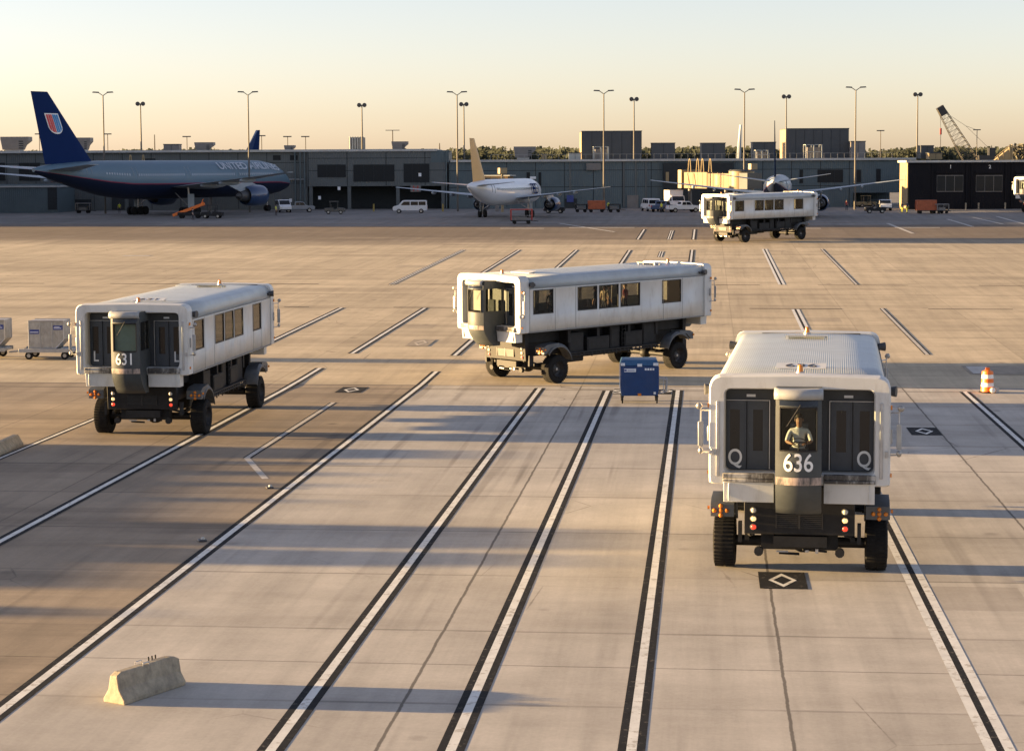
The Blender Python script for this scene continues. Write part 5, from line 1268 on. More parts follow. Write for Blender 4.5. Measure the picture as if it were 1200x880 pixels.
# ------------------------------------------------------------------ things on the roofs
def rooftop(px0, px1, yt, yb, Y, kind, label, mat='hvac_grey', left=None, d=3.0, zroof=None):
    pm_ = (px0 + px1) / 2; xa, xb = PX(px0, Y), PX(px1, Y); z1 = PZ(yt, Y, pm_); zr0 = PZ(yb, Y, pm_)
    t = thing('rooftop_unit', label, 'rooftop unit', ((xa + xb) / 2, Y, zr0), 0, 'units on the terminal roofs')
    w, h = (xb - xa) / 2, z1 - zr0; m = MB()
    if kind == 'hood':                            # leaning intake hood, wider at the top
        m.prism([(-w * 0.86, 0.35), (w * 0.45, 0.35), (w * 0.62, h * 0.45), (w, h * 0.72), (w, h), (-w, h), (-w, h * 0.85)], 'y', 0, d); b = m.build('hood', mat, t)
        m = MB(); m.bx(-w * 0.7, w * 0.4, 0.2, d - 0.2, 0, 0.35); m.build('curb', 'fascia', t)
        m = MB()
        for i in range(4): m.bx(w * 0.3, w * 0.62, -0.03, -0.005, h * (0.2 + 0.15 * i), h * (0.27 + 0.15 * i))
        m.build('louvre', 'undercroft', b)
    elif kind == 'box':
        m.bx(-w, w, 0, d, 0, h); b = m.build('casing', mat, t)
        m = MB(); m.bx(-w - .08, w + .08, -0.08, d + .08, h + 0.003, h + 0.16); m.build('coping', 'penthouse_dark', b)
        if left: m = MB(); m.bx(-w - 0.10, -w - 0.005, 0.0, d, 0, h - 0.05); m.build('sunlit_end', left, b)  # sunlit left face put into the colour of an added sheet
        m = MB()
        n = max(2, int(w * 2 / 1.6))
        for i in range(1, n): x = -w + 2 * w * i / n; m.bx(x - 0.03, x + 0.03, -0.03, -0.004, 0.1, h - 0.1)
        m.build('panel_seam', 'undercroft', b)
    elif kind == 'ribs':
        m.bx(-w, w, 0, d, 0.3, h * 0.95); b = m.build('casing', mat, t); m = MB()
        for i in range(6): x = -w + 2 * w * (i + 0.5) / 6; m.cyl((x, -0.05, 0.3), (x, -0.05, h), w / 9, n=8)
        m.build('fin', 'hvac_pale', b); m = MB(); m.bx(-w * .9, w * .9, 0.2, d - .2, 0, 0.3); m.build('curb', 'sunlit_ochre', t)
    elif kind == 'cage':
        for x in (-w, 0, w):
            for y in (0, d): m.bx(x - 0.09, x + 0.09, y - 0.09, y + 0.09, 0, h)
        for z in (h * .5, h): m.bx(-w, w, -0.09, 0.09, z - 0.09, z); m.bx(-w, w, d - 0.09, d + 0.09, z - 0.09, z)
        m.bx(-w - .09, -w + .09, 0, d, h - 0.1, h); m.bx(w - .09, w + .09, 0, d, h - 0.1, h); m.build('frame', 'hvac_pale', t)
        m = MB(); m.bx(-w * .8, w * .8, 0.4, d - 0.4, 0, h * 0.8); m.build('tank', 'hvac_grey', t)
    return t
Y1r, Y2r = YT + 5, YT + 9
for a in ((1, 34, 160.5, 178, Y1r, 'hood', 'leaning dark intake hood on the roof at far left beside the airliner tail'), (86, 106, 161.5, 178, Y1r, 'hood', 'leaning dark intake hood half hidden behind the navy tail fin'),
          (192, 210, 170, 178, Y1r, 'box', 'low dark box unit on the left roof between two tall poles'), (228, 250, 167, 178, Y1r, 'hood', 'squat intake hood on the left roof above the airliner lettering'),
          (333, 345, 170.5, 178, Y1r, 'hood', 'tiny intake hood on the left roof right of the blue tail fin'), (409, 427, 160.5, 177, Y1r, 'ribs', 'pale ribbed cooling unit on the left roof beside a round-headed pole'),
          (459, 478, 166, 177, Y1r, 'hood', 'squat intake hood near the right end of the left roof'), (602, 628, 172, 187, Y2r, 'hood', 'wide intake hood on the middle roof right of the orange tail'),
          (635, 641, 181.5, 188, Y2r, 'box', 'tiny cream box on the middle roof', 'bridge_cream'), (667, 681, 180, 188, Y2r, 'box', 'small pale box against the large dark penthouse', 'hvac_pale')):
    rooftop(*a)
rooftop(682, 752, 154.5, 188, YT + 14, 'box', 'large dark penthouse block on the middle roof crossed by a lamp pole', 'penthouse_dark', 'sunlit_ochre', 9)
rooftop(696, 713, 172, 187.5, YT + 8, 'cage', 'framed unit with louvres in front of the large dark penthouse')
rooftop(764, 791, 168.5, 188, YT + 14, 'box', 'dark box penthouse right of the largest penthouse', 'penthouse_dark')
rooftop(822, 850, 168.5, 188, YT + 14, 'box', 'dark box penthouse left of the thin pale tail fin', 'penthouse_dark')
rooftop(882, 909, 167.5, 188, YT + 14, 'box', 'dark box penthouse left of the upright dark tail fin', 'penthouse_dark')
rooftop(886, 900, 176, 187, YT + 8, 'cage', 'small framed unit left of the upright dark tail fin')
rooftop(922, 994.5, 151.5, 188, YT + 14, 'box', 'large dark penthouse with a sunlit ochre end behind the upright tail fin', 'penthouse_dark', 'sunlit_ochre', 9)
rooftop(944.5, 963, 169.5, 186, YT + 6, 'cage', 'pale open frame cage in front of the right large penthouse')
rooftop(997, 1014, 166.5, 187, YT + 12, 'box', 'grey box unit at the right of the right large penthouse', 'hvac_grey')
rooftop(1079, 1094, 171.5, 186, YT + 10, 'box', 'dark box unit behind a round-headed pole at right', 'penthouse_dark')
rooftop(1089, 1104, 180, 187, YT + 6, 'box', 'low cream box on the roof near the crane', 'bridge_cream')
# sunlit stair frame on the gate roof
p = A(1178, 188, YG + 8); t = thing('roof_stair', 'sunlit yellow-cream stair and railing on the gate building roof at right', 'stairs', (p.x, p.y, zg + 0.36))
m = MB(); k = (YG + 8) / F
m.prism([(-12 * k, 0), (5 * k, 0), (5 * k, 12 * k), (3 * k, 12 * k)], 'y', 0, 1.2); m.build('stair_flight', 'bridge_cream', t)
m = MB()
for x, h in ((5, 16), (8, 18), (-2, 11), (-8, 5)): m.cyl((x * k, -0.05, 0), (x * k, -0.05, h * k), 0.10, n=6)
m.path([(-12 * k, -0.05, 3 * k), (5 * k, -0.05, 17 * k), (15 * k, -0.05, 14 * k)], 0.08, 6); m.bx(5.5 * k, 8.5 * k, 0, 1.1, 0, 15 * k); m.build('railing', 'bridge_cream', t)
# railings along the middle roof
m = MB(); zq = zr + 0.4
for i in range(60): x = PX(575 + i * 8, YT); m.cyl((x, YT + 1.5, zq), (x, YT + 1.5, zq + 0.9), 0.025, n=4)
m.path([(PX(575, YT), YT + 1.5, zq + 0.9), (PX(1047, YT), YT + 1.5, zq + 0.9)], 0.025, 4)
tag(m.build('roof_railing', 'galvanised'), 'thin metal railing along the edge of the middle terminal roof', 'railing')
# antennas and small poles behind the roofs
for (px, yt, Y, k, lab) in ((126, 158, 470, 1, 'small far lamp pole behind the left roof between the navy tail and a tall pole'), (219, 161, 470, 1, 'small far lamp pole behind the left roof, left of the squat hood'), (306.5, 160, 470, 1, 'small far lamp pole right beside the blue tail fin'),
                           (337, 161, 470, 1, 'small far lamp pole above the tiny hood'), (358, 161, 470, 1, 'small far lamp pole at the bend of the left terminal'), (46, 158, 470, 1, 'small far lamp pole left of the navy tail'),
                           (460, 153, YT + 12, 2, 'T-shaped antenna mast on the left roof'), (181, 158, YT + 10, 0, 'bare thin mast on the left roof'), (515, 168, YT + 12, 0, 'short bare mast at the right end of the left roof'), (1032, 154, 500, 1, 'small far lamp pole right of the right large penthouse'), (1145, 153, 520, 1, 'small far lamp pole beside the crane')):
    top = A(px, yt, Y); zb = ZF if Y > 420 else zt + 0.4
    t = thing('antenna_mast' if k != 1 else 'lamp_pole', lab, 'mast' if k != 1 else 'lamp pole', (top.x, Y, zb), 0, 'small masts and poles behind the roofs')
    MB().cyl((0, 0, 0), (0, 0, top.z - zb), 0.13, 0.09, 6).build('pole', 'pole_steel', t)
    m = MB()
    if k == 1: m.bx(-1.0, 0.9, -0.2, 0.2, top.z - zb, top.z - zb + 0.25); m.build('lamp_head', 'lamp_head', t)
    if k == 2: m.bx(-1.3, 1.3, -0.05, 0.05, top.z - zb - 0.06, top.z - zb + 0.06); m.build('crossbar', 'pole_steel', t)
# apron lamp poles
GP = 'apron lamp poles'
def cobra(px, yt, Y, lab, yb=None):
    top = A(px, yt, Y); zb = gz(Y); h = top.z - zb; t = thing('lamp_pole', lab, 'lamp pole', (top.x, Y, zb), 0, GP)
    MB().cyl((0, 0, 0), (0, 0, h - 0.4), 0.17, 0.10, 10).build('pole', 'pole_steel', t)
    for sx in (-1, 1):
        m = MB(); m.path([(0, 0, h - 0.5), (sx * 0.5, 0, h - 0.15), (sx * 0.75, 0, h)], 0.07, 6); a = m.build('arm', 'pole_steel', t)
        m = MB(); m.hexa([(sx * 0.65, -0.25, h - 0.06), (sx * 1.75, -0.25, h), (sx * 1.75, 0.25, h), (sx * 0.65, 0.25, h - 0.06)], [(sx * 0.7, -0.15, h + 0.16), (sx * 1.65, -0.15, h + 0.2), (sx * 1.65, 0.15, h + 0.2), (sx * 0.7, 0.15, h + 0.16)]); m.build('lamp_head', 'lamp_head', a)
def round_flood(px, yt, Y, lab, zb):
    top = A(px, yt, Y); h = top.z - zb; t = thing('lamp_pole', lab, 'lamp pole', (top.x, Y, zb), 0, GP)
    MB().cyl((0, 0, 0), (0, 0, h), 0.16, 0.10, 10).build('pole', 'pole_steel', t)
    m = MB(); m.bx(-0.5, 0.5, -0.08, 0.08, h - 0.08, h + 0.06); c = m.build('crossbar', 'pole_steel', t)
    for sx in (-1, 1):
        m = MB(); m.lathe([(0.30, 0.0), (0.30, 0.28), (0.05, 0.40), (-0.15, 0.38), (-0.20, 0.0)], (sx * 0.48, -0.1, h), 'y', 16); m.build('lamp_head', 'lamp_head', c)
cobra(120.5, 109, 342, 'tall two-armed lamp pole just right of the navy tail fin'); cobra(290.5, 108.5, 345, 'tall two-armed lamp pole in front of the blue far tail fin'); cobra(535.5, 108.5, 345, 'tall two-armed lamp pole left of the orange tail')
cobra(707.5, 107, 345, 'tall two-armed lamp pole in front of the largest penthouse'); cobra(872.5, 105.5, 345, 'tall two-armed lamp pole beside the thin pale tail fin'); cobra(1003, 103, 345, 'tall two-armed lamp pole right of the right large penthouse')
round_flood(164.5, 122, YT + 4, 'round-headed twin floodlight pole above the grey airliner', zt + .4); round_flood(424, 123.5, YT + 4, 'round-headed twin floodlight pole beside the ribbed roof unit', zt + .4); round_flood(543.5, 122.5, YT + 4, 'round-headed twin floodlight pole next to a taller pole left of the orange tail', zr + .4)
round_flood(743, 116.5, YT + 4, 'round-headed twin floodlight pole at the right of the largest penthouse', zr + .4); round_flood(921.5, 113.5, YT + 4, 'round-headed twin floodlight pole beside the upright dark tail fin', zr + .4); round_flood(1075.5, 111, YT + 4, 'round-headed twin floodlight pole left of the crane', zr + .4)
# lattice boom crane
Yc = 520.0; b0 = A(1136, 186, Yc); b1 = A(1103, 129, Yc)
t = thing('lattice_crane', 'lattice boom crane leaning left above the roof at right', 'crane', (b0.x, Yc, ZF))
m = MB(); L0 = Vector(t.location); P0 = b0 - L0; P1 = b1 - L0; P0 = P0 - (P1 - P0).normalized() * 4
d = (P1 - P0).normalized(); q = Vector((d.z, 0, -d.x)); hw = 0.85
n = 15; n2 = int(n)
def pt(i, s, y): 
    f = i / n; w = 0.85 + 0.75 * min(1, (1 - f) * 1.6); return P0 + (P1 - P0) * f + q * (s * w) + Vector((0, y * 0.8, 0))
for s in (-1, 1):
    for y in (-1, 1): m.path([pt(i, s, y) for i in range(n + 1)], 0.085, 5)
for i in range(n):
    for y in (-1, 1): m.path([pt(i, -1, y), pt(i + 1, 1, y)], 0.045, 4); m.path([pt(i, 1, y), pt(i, -1, y)], 0.04, 4)
    for s in (-1, 1): m.path([pt(i, s, -1), pt(i + 1, s, 1)], 0.05, 4)
m.build('boom', 'crane_steel', t)
m = MB(); m.bx(-0.9, 0.9, -0.9, 0.9, -1.5, 0.9); M = Matrix.Translation(P1) @ Matrix.Rotation(math.atan2(d.x, d.z), 4, 'Y'); m.v = [tuple(M @ Vector(v)) for v in m.v]; m.build('boom_head', 'crane_black', t)
hp = A(1102.5, 152, Yc) - L0; lo = A(1102, 176, Yc) - L0
m = MB(); m.path([P1 + Vector((-0.3, 0, -0.4)), hp], 0.05, 5); m.path([hp, lo], 0.08, 5); m.build('hoist_cable', 'crane_black', t)
m = MB(); m.bx(hp.x - 0.22, hp.x + 0.22, -0.2, 0.2, hp.z - 1.3, hp.z + 0.3); m.build('hook_block', 'red_paint', t)
cb = A(1162, 178, Yc) - L0; m = MB(); m.path([P1, A(1132, 148, Yc) - L0, A(1160, 175, Yc) - L0], 0.05, 4); m.path([A(1132, 148, Yc) - L0, A(1146, 153, Yc) - L0], 0.05, 4); m.build('stay_cable', 'crane_black', t)
m = MB(); m.bx(cb.x - 0.8, cb.x + 0.8, -1, 1, cb.z - 0.9, cb.z + 1.0); m.bx(cb.x - 3.5, cb.x + 2.5, -1.6, 1.6, 1.0, cb.z - 0.9); m.bx(P0.x - 1.5, cb.x, -1.3, 1.3, 1.0, 4.0); m.build('engine_house', 'crane_black', t)
m = MB()
for y in (-1.8, 1.8): m.prism([(-5, 0), (3, 0), (3.6, 0.5), (3, 1.0), (-5, 1.0), (-5.6, 0.5)], 'y', y - 0.4, y + 0.4)
m.build('track', 'crane_black', t)

# ------------------------------------------------------------------ jet bridges
def hoops(t, xs, z, w, par):
    for x in xs:
        m = MB(); m.path([(x - 0.5, -w, z), (x - 0.25, -w, z + 2.0), (x, -w, z + 2.3), (x + 0.25, -w, z + 2.0), (x + 0.5, -w, z)], 0.09, 6); m.build('support_hoop', 'bridge_cream', par)
# sunlit bridge by the rear-facing airliner
a0, a1 = A(808, 220, 352), A(862, 222, 338)
d = Vector((a1.x - a0.x, a1.y - a0.y, 0)); Lb = d.length; ang = math.atan2(d.y, d.x)
t = thing('jet_bridge', 'sunlit tan jet bridge with a cream round cab left of the rear-facing airliner', 'jet bridge', (a0.x, a0.y, ZF), ang, 'jet bridges')
z0, z1 = PZ(222, 346) - ZF, PZ(202.5, 346) - ZF
m = MB(); m.bx(0.5, Lb * 0.55, -1.5, 1.5, z0, z1 - 0.1); m.bx(Lb * 0.55, Lb, -1.35, 1.35, z0 + 0.15, z1 - 0.3); tn = m.build('tunnel', 'bridge_tan', t)
m = MB(); m.bx(-0.7, 0.49, -1.9, 1.9, z0, z1 + 0.3); m.build('portal', 'bridge_cream', t)
m = MB()
for x in [0.5 + (Lb - 0.5) * i / 9 for i in range(1, 9)]: m.bx(x - 0.04, x + 0.04, -1.54, -1.505, z0 + 0.1, z1 - 0.15)
m.path([(2.0, -1.56, z1 - 0.3), (3.0, -1.56, z0 + 0.1)], 0.05, 4); m.path([(5.0, -1.56, z0 + 0.1), (4.2, -1.56, z1 - 0.3)], 0.05, 4); m.build('tunnel_rib', 'bridge_tan', tn)
m = MB(); m.bx(Lb * 0.72, Lb * 0.80, -1.40, -1.36, z0 + 0.6, z1 - 0.6); m.build('window', 'bridge_cream', tn)
hoops(t, (1.6, 4.4, 6.0, 8.6), z1 - 0.1, 0.9, t)
m = MB(); m.cyl((Lb + 1.9, 0, z0 - 0.1), (Lb + 1.9, 0, z1 + 0.1), 2.1, n=24); rot = m.build('rotunda', 'bridge_cream', t)
m = MB(); m.cyl((Lb + 1.9, 0, z1 + 0.1), (Lb + 1.9, 0, z1 + 0.35), 2.25, 1.9, 24); m.bx(Lb + 3.0, Lb + 6, -1.4, 1.4, z0, z1 - 0.2); m.build('cab', 'penthouse_dark', rot)
m = MB(); m.cyl((Lb * 0.8, 0, 0), (Lb * 0.8, 0, z0), 0.3, n=10); m.cyl((0.2, 0, 0), (0.2, 0, z0), 0.35, n=10); m.bx(Lb * 0.8 - .5, Lb * .8 + .5, -1.4, 1.4, 0.3, 0.8); m.build('leg', 'hvac_grey', t)
for y in (-1.4, 1.4): MB().cyl((Lb * 0.8, y - 0.2, 0.5), (Lb * 0.8, y + 0.2, 0.5), 0.5, n=14).build('wheel', 'rubber', t)
# post with a cream sign box near it
def sign_post(px, y0, y1, w, Y, lab):
    c = A(px, (y0 + y1) / 2, Y); k = Y / F; t = thing('sign_post', lab, 'sign post', (c.x, Y, gz(Y)), 0.5, 'lit sign boxes on posts')
    zb = c.z - gz(Y); MB().cyl((0, 0, 0), (0, 0, zb), 0.22, n=8).build('post', 'bridge_cream', t); m = MB(); m.bx(-w * k / 2, w * k / 2, -0.5, 0.5, zb - (y1 - y0) * k / 2, zb + (y1 - y0) * k / 2); m.build('sign_box', 'bridge_cream', t, bevel=0.05)
sign_post(882, 192, 199, 9, 342, 'cream sign box on a post between the jet bridge and the rear-facing airliner'); sign_post(588.5, 197, 204, 9.5, 340, 'cream sign box on a post behind the white airliner with the orange tail')
a0 = A(566, 214, 345)
t = thing('jet_bridge', 'tan jet bridge half hidden behind the white airliner with the orange tail', 'jet bridge', (a0.x, 345, ZF), R(-20), 'jet bridges')
z0, z1 = PZ(216, 345) - ZF, PZ(206.5, 345) - ZF
m = MB(); m.bx(0, 5.0, -1.4, 1.4, z0, z1); tn = m.build('tunnel', 'bridge_tan', t); m = MB(); m.bx(-0.2, 5.4, -1.6, 1.6, z1 + 0.003, z1 + 0.18); m.build('roof', 'hvac_pale', tn)
m = MB()
for x in (0.9, 2.2, 3.4): m.bx(x, x + 0.9, -1.44, -1.402, z0 + 0.3, z1 - 0.25)
m.build('window', 'penthouse_dark', tn)
m = MB(); m.cyl((2.5, 0, 0), (2.5, 0, z0), 0.3, n=10); m.build('leg', 'hvac_grey', t)
a0 = A(150, 205, 352)
t = thing('jet_bridge', 'jet bridge behind the grey airliner, its golden A-frames showing above the fuselage', 'jet bridge', (a0.x, 353, ZF), 0, 'jet bridges')
z1 = PZ(196, 353) - ZF
m = MB(); m.bx(-1, 17, -1.4, 1.4, z1 - 2.8, z1); m.build('tunnel', 'bridge_tan', t); m = MB(); m.bx(5, 15, -0.2, 0.2, z1 + 0.2, z1 + 1.15); m.bx(11.9, 13.4, -0.3, 0.3, z1 + 0.2, z1 + 1.3); m.build('roof_duct', 'bridge_cream', t)
for x in (0.4, 2.6):
    k = 353 / F; m = MB(); m.path([(x - 2.6 * k, -0.5, z1), (x - 0.3 * k, -0.5, z1 + 16 * k), (x + 0.3 * k, -0.5, z1 + 16 * k), (x + 2.6 * k, -0.5, z1)], 0.13, 6); m.build('a_frame', 'sunlit_ochre', t)
m = MB(); m.cyl((2, 0, 0), (2, 0, z1 - 2.8), 0.3, n=10); m.cyl((14, 0, 0), (14, 0, z1 - 2.8), 0.3, n=10); m.build('leg', 'hvac_grey', t)

# ------------------------------------------------------------------ service vehicles by the terminal
def vehicle(kind, label, loc, rz, paint='car_white', cat='van', group=None, name=None, box='car_white'):
    """local +x is forward"""
    t = thing(name or kind, label, cat, loc, rz, group)
    W = {'van': 1.0, 'pickup': 0.98, 'box_truck': 1.15, 'tug': 0.75}[kind]
    prof = {'van': [(-2.75, 0.42), (-2.8, 1.0), (-2.72, 2.0), (-2.6, 2.12), (1.0, 2.14), (1.25, 2.08), (1.95, 1.32), (2.7, 1.14), (2.85, 0.95), (2.85, 0.45)],
            'pickup': [(-2.75, 0.5), (-2.75, 1.15), (-0.75, 1.15), (-0.65, 1.75), (-0.5, 1.82), (0.55, 1.82), (0.75, 1.76), (1.3, 1.18), (2.6, 1.06), (2.7, 0.9), (2.7, 0.5)],
            'box_truck': [(0.9, 0.55), (0.9, 2.35), (1.0, 2.45), (1.9, 2.4), (2.35, 1.55), (3.1, 1.4), (3.2, 1.2), (3.2, 0.55)],
            'tug': [(-1.6, 0.35), (-1.65, 0.95), (-0.2, 1.0), (-0.1, 0.75), (0.35, 0.75), (0.45, 1.05), (1.6, 0.95), (1.7, 0.35)]}[kind]
    m = MB(); m.prism(prof, 'y', -W, W); b = m.build('body', paint, t, bevel=0.05)
    def win(pts, nm='window'):
        for sy in (-1, 1): m = MB(); m.prism(pts, 'y', sy * W - 0.008, sy * W + 0.008); m.build(nm, 'black_glass', b)
    if kind == 'van':
        for a, c in ((-2.55, -1.4), (-1.3, -0.1)): win([(a, 1.32), (c, 1.32), (c, 1.92), (a, 1.92)])
        win([(0.05, 1.32), (1.55, 1.32), (1.05, 1.92), (0.05, 1.92)])
        ws = [(1.30, 2.04), (1.92, 1.36)]
    if kind == 'pickup': win([(-0.55, 1.22), (0.1, 1.22), (0.1, 1.68), (-0.48, 1.68)]); win([(0.16, 1.22), (1.1, 1.22), (0.72, 1.68), (0.16, 1.68)]); ws = [(0.78, 1.72), (1.27, 1.22)]
    if kind == 'box_truck': win([(1.05, 1.55), (2.1, 1.55), (1.85, 2.2), (1.05, 2.2)]); ws = [(1.93, 2.33), (2.33, 1.6)]
    if kind != 'tug':
        (xa, za), (xb, zb) = ws
        m = MB(); m.add([(xa + .012, -W * .86, za), (xa + .012, W * .86, za), (xb + .012, W * .9, zb), (xb + .012, -W * .9, zb)], [(0, 1, 2, 3)]); m.build('windscreen', 'black_glass', b, recalc=False, smooth=0)
        back = prof[0][0]
        if kind == 'van': m = MB(); m.bx(-2.80, -2.755, -0.85, 0.85, 1.3, 1.9); m.build('rear_window', 'black_glass', b)
        if kind == 'pickup': m = MB(); m.bx(-0.72, -0.68, -0.75, 0.75, 1.25, 1.7); m.build('rear_window', 'black_glass', b); 
        if kind == 'pickup': m = MB(); m.bx(-2.5, -0.9, -0.8, 0.8, 1.12, 1.155); m.build('cargo_bed', 'black_plastic', b)
    if kind == 'box_truck':
        m = MB(); m.bx(-3.0, 0.85, -1.2, 1.2, 0.95, 3.35); m.bx(-3.05, 0.9, -1.22, 1.22, 3.25, 3.37); m.build('cargo_box', box, t, bevel=0.04); m = MB(); m.bx(-3.0, 1.0, -0.5, 0.5, 0.6, 0.945); m.build('chassis', 'chassis_black', t)
    if kind == 'tug':
        m = MB(); m.bx(-0.55, -0.42, -0.55, 0.55, 1.0, 1.5); m.bx(-0.5, 0.0, -0.5, 0.5, 0.97, 1.08); m.build('seat', 'black_plastic', t); m = MB(); m.path([(0.5, 0.2, 1.0), (0.25, 0.2, 1.35)], 0.03, 6); m.build('steering_column', 'black_plastic', t)
        m = MB()
        for x, y in ((-0.7, -0.6), (-0.7, 0.6), (0.55, -0.6), (0.55, 0.6)): m.cyl((x, y, 0.95), (x, y, 2.0), 0.035, n=6)
        m.bx(-0.85, 0.7, -0.7, 0.7, 2.0, 2.08); m.build('canopy', paint, t)
    xs = {'van': (-1.8, 1.85), 'pickup': (-1.75, 1.75), 'box_truck': (-1.9, 2.2), 'tug': (-1.0, 1.0)}[kind]; wr = {'van': 0.37, 'pickup': 0.38, 'box_truck': 0.44, 'tug': 0.32}[kind]
    for x in xs:
        for y in (-W + 0.10, W - 0.10):
            w = MB().cyl((x, y - 0.13, wr), (x, y + 0.13, wr), wr, n=18).build('wheel', 'rubber', t, bevel=0.03); s = 1 if y > 0 else -1
            MB().cyl((x, y + s * 0.131, wr), (x, y + s * 0.14, wr), wr * 0.6, n=14).build('rim', 'hub_metal', w)
    xf, xb = prof[-1][0], min(p[0] for p in prof)
    for y in (-W * 0.75, W * 0.75):
        m = MB(); m.bx(xf - 0.03, xf + 0.012, y - 0.14, y + 0.14, 0.75, 0.92); m.build('headlight', 'lens_clear', b)
        if kind in ('van', 'pickup'): m = MB(); m.bx(xb - 0.012, xb + 0.03, y - 0.1 + (0.12 if y > 0 else -0.12), y + 0.1 + (0.12 if y > 0 else -0.12), 0.85, 1.12); m.build('tail_light', 'red_paint', b)
    m = MB(); m.bx(xf - 0.02, xf + 0.08, -W * .95, W * .95, 0.42, 0.58); m.build('bumper', 'black_plastic', b)
    return t
def gp(px, py): p = G(px, py); return (p.x, p.y, p.z)
vehicle('van', 'white passenger van broadside under the left terminal bays', gp(481, 250), R(180), cat='van', name='passenger_van')
vehicle('van', 'small white van seen from behind left of the white box truck', gp(762, 247.5), R(100), cat='van', name='service_van')
vehicle('box_truck', 'white box truck parked against the middle terminal', gp(791, 246), R(-80), cat='truck', name='box_truck')
vehicle('pickup', 'white pickup truck in front of the white box truck', gp(801, 249), R(15), cat='pickup truck', name='pickup_truck')
vehicle('pickup', 'dark blue pickup truck between the small white van and the box truck', gp(776, 248.5), R(65), 'car_blue', cat='pickup truck', name='pickup_truck')
vehicle('pickup', 'white pickup truck facing the camera left of the black gate building', gp(1037, 247), R(-97), cat='pickup truck', name='pickup_truck')
vehicle('van', 'white van seen from the front beneath the nose of the grey airliner', gp(332, 249), R(-75), cat='van', name='service_van')
vehicle('pickup', 'grey service pickup beside the white van under the grey airliner nose', gp(350, 249), R(10), 'car_grey', cat='pickup truck', name='pickup_truck')
vehicle('tug', 'dark olive baggage tug with a canopy parked by the open terminal bays', gp(392, 251), R(5), 'truck_olive', cat='tug', name='baggage_tug')
vehicle('tug', 'cream tug shape added for the sunlit gap in the passage left of the black gate building', gp(1015, 243), R(10), 'bridge_cream', cat='tug', name='baggage_tug')  # bright shape added in place of the sunlit view through the passage
vehicle('tug', 'low dark tug on the right beside the facing white pickup', gp(1026, 250), R(175), 'chassis_black', cat='tug', name='baggage_tug')
vehicle('tug', 'dark tug by the engine of the white airliner', gp(650, 250), R(170), 'chassis_black', cat='tug', name='baggage_tug')
vehicle('tug', 'dark tug near the grey airliner main gear beside the orange belt loader', gp(249, 256), R(175), 'chassis_black', cat='tug', name='baggage_tug')
def cart(label, loc, rz, mat='red_paint', closed=False, k=1.0):
    t = thing('baggage_cart', label, 'baggage cart', loc, rz, 'baggage carts by the terminal'); m = MB(); W, D, Hh = 1.55 * k, 0.8, 2.0 * k
    m.bx(-W, W, -D, D, 0.42, 0.54); m.build('deck', 'chassis_black', t)
    m = MB()
    for x in (-W + .05, W - .05):
        for y in (-D + .05, D - .05): m.bx(x - 0.06, x + 0.06, y - 0.06, y + 0.06, 0.54, Hh)
    m.bx(-W, W, -D, D, Hh, Hh + 0.14); m.build('frame', mat, t)
    m = MB()
    if closed: m.bx(-W + .12, W - .12, -D + .03, D - .03, 0.545, Hh - 0.01); m.build('cover', mat, t)
    else: m.bx(-W + .12, W - .12, -D + .1, D - .1, 1.15, 1.2); m.bx(-W * .6, W * .5, -D + .2, D - .2, 0.545, 1.0); m.build('shelf', 'hvac_grey', t)
    for x in (-W * .65, W * .65):
        for y in (-D + .1, D - .1): MB().cyl((x, y - 0.08, 0.25), (x, y + 0.08, 0.25), 0.25, n=14).build('wheel', 'rubber', t)
    m = MB(); m.path([(W, 0, 0.45), (W + 0.9, 0, 0.35)], 0.04, 6); m.build('drawbar', 'chassis_black', t)
cart('empty red framed baggage cart behind the white airliner with the orange tail', gp(611, 262.5), R(4))
cart('closed rust-orange cart at right in front of the black gate building', gp(1085, 250.5), R(0), 'rust_orange', True, 1.0)
cart('closed red-orange baggage cart by the wall near the white airliner wing tip', gp(699, 249), R(2), 'rust_orange', True, 0.9)
cart('low dark baggage cart left of the red-orange cart by the wall', gp(681, 249), R(2), 'chassis_black', False, 0.62)
cart('low dark baggage cart right of the red-orange cart by the wall', gp(720, 249), R(2), 'chassis_black', False, 0.62)
cart('grey baggage cart right beside the rust-orange cart at right', gp(1102, 250.5), R(20), 'hvac_grey', False, 0.7)
cart('grey baggage cart under the tail of the grey airliner, by the annex', gp(98, 250), R(0), 'hvac_grey', False, 0.8)
# orange belt loader
t = thing('belt_loader', 'orange belt loader under the wing of the grey airliner', 'belt loader', gp(221, 256), R(0))
m = MB(); m.bx(-1.6, 2.2, -0.8, 0.8, 0.45, 0.95); m.build('chassis', 'chassis_black', t, bevel=0.05)
m = MB(); M = Matrix.Translation((0.1, -0.2, 1.35)) @ Matrix.Rotation(R(-20), 4, 'Y'); m.bx(-2.6, 2.6, -0.45, 0.45, -0.12, 0.10, 0, M); m.bx(-2.6, 2.6, -0.52, -0.46, -0.2, 0.24, 0, M); m.bx(-2.6, 2.6, 0.46, 0.52, -0.2, 0.24, 0, M); b = m.build('conveyor', 'orange_paint', t)
m = MB(); m.path([(1.9, -0.4, 1.8), (2.4, -0.4, 3.0)], 0.07, 6); m.path([(1.6, -0.4, 2.0), (2.5, -0.4, 2.5)], 0.07, 6); m.build('handrail', 'orange_paint', b)
for x in (-1.0, 1.5):
    for y in (-0.7, 0.7): MB().cyl((x, y - 0.12, 0.34), (x, y + 0.12, 0.34), 0.34, n=16).build('wheel', 'rubber', t)
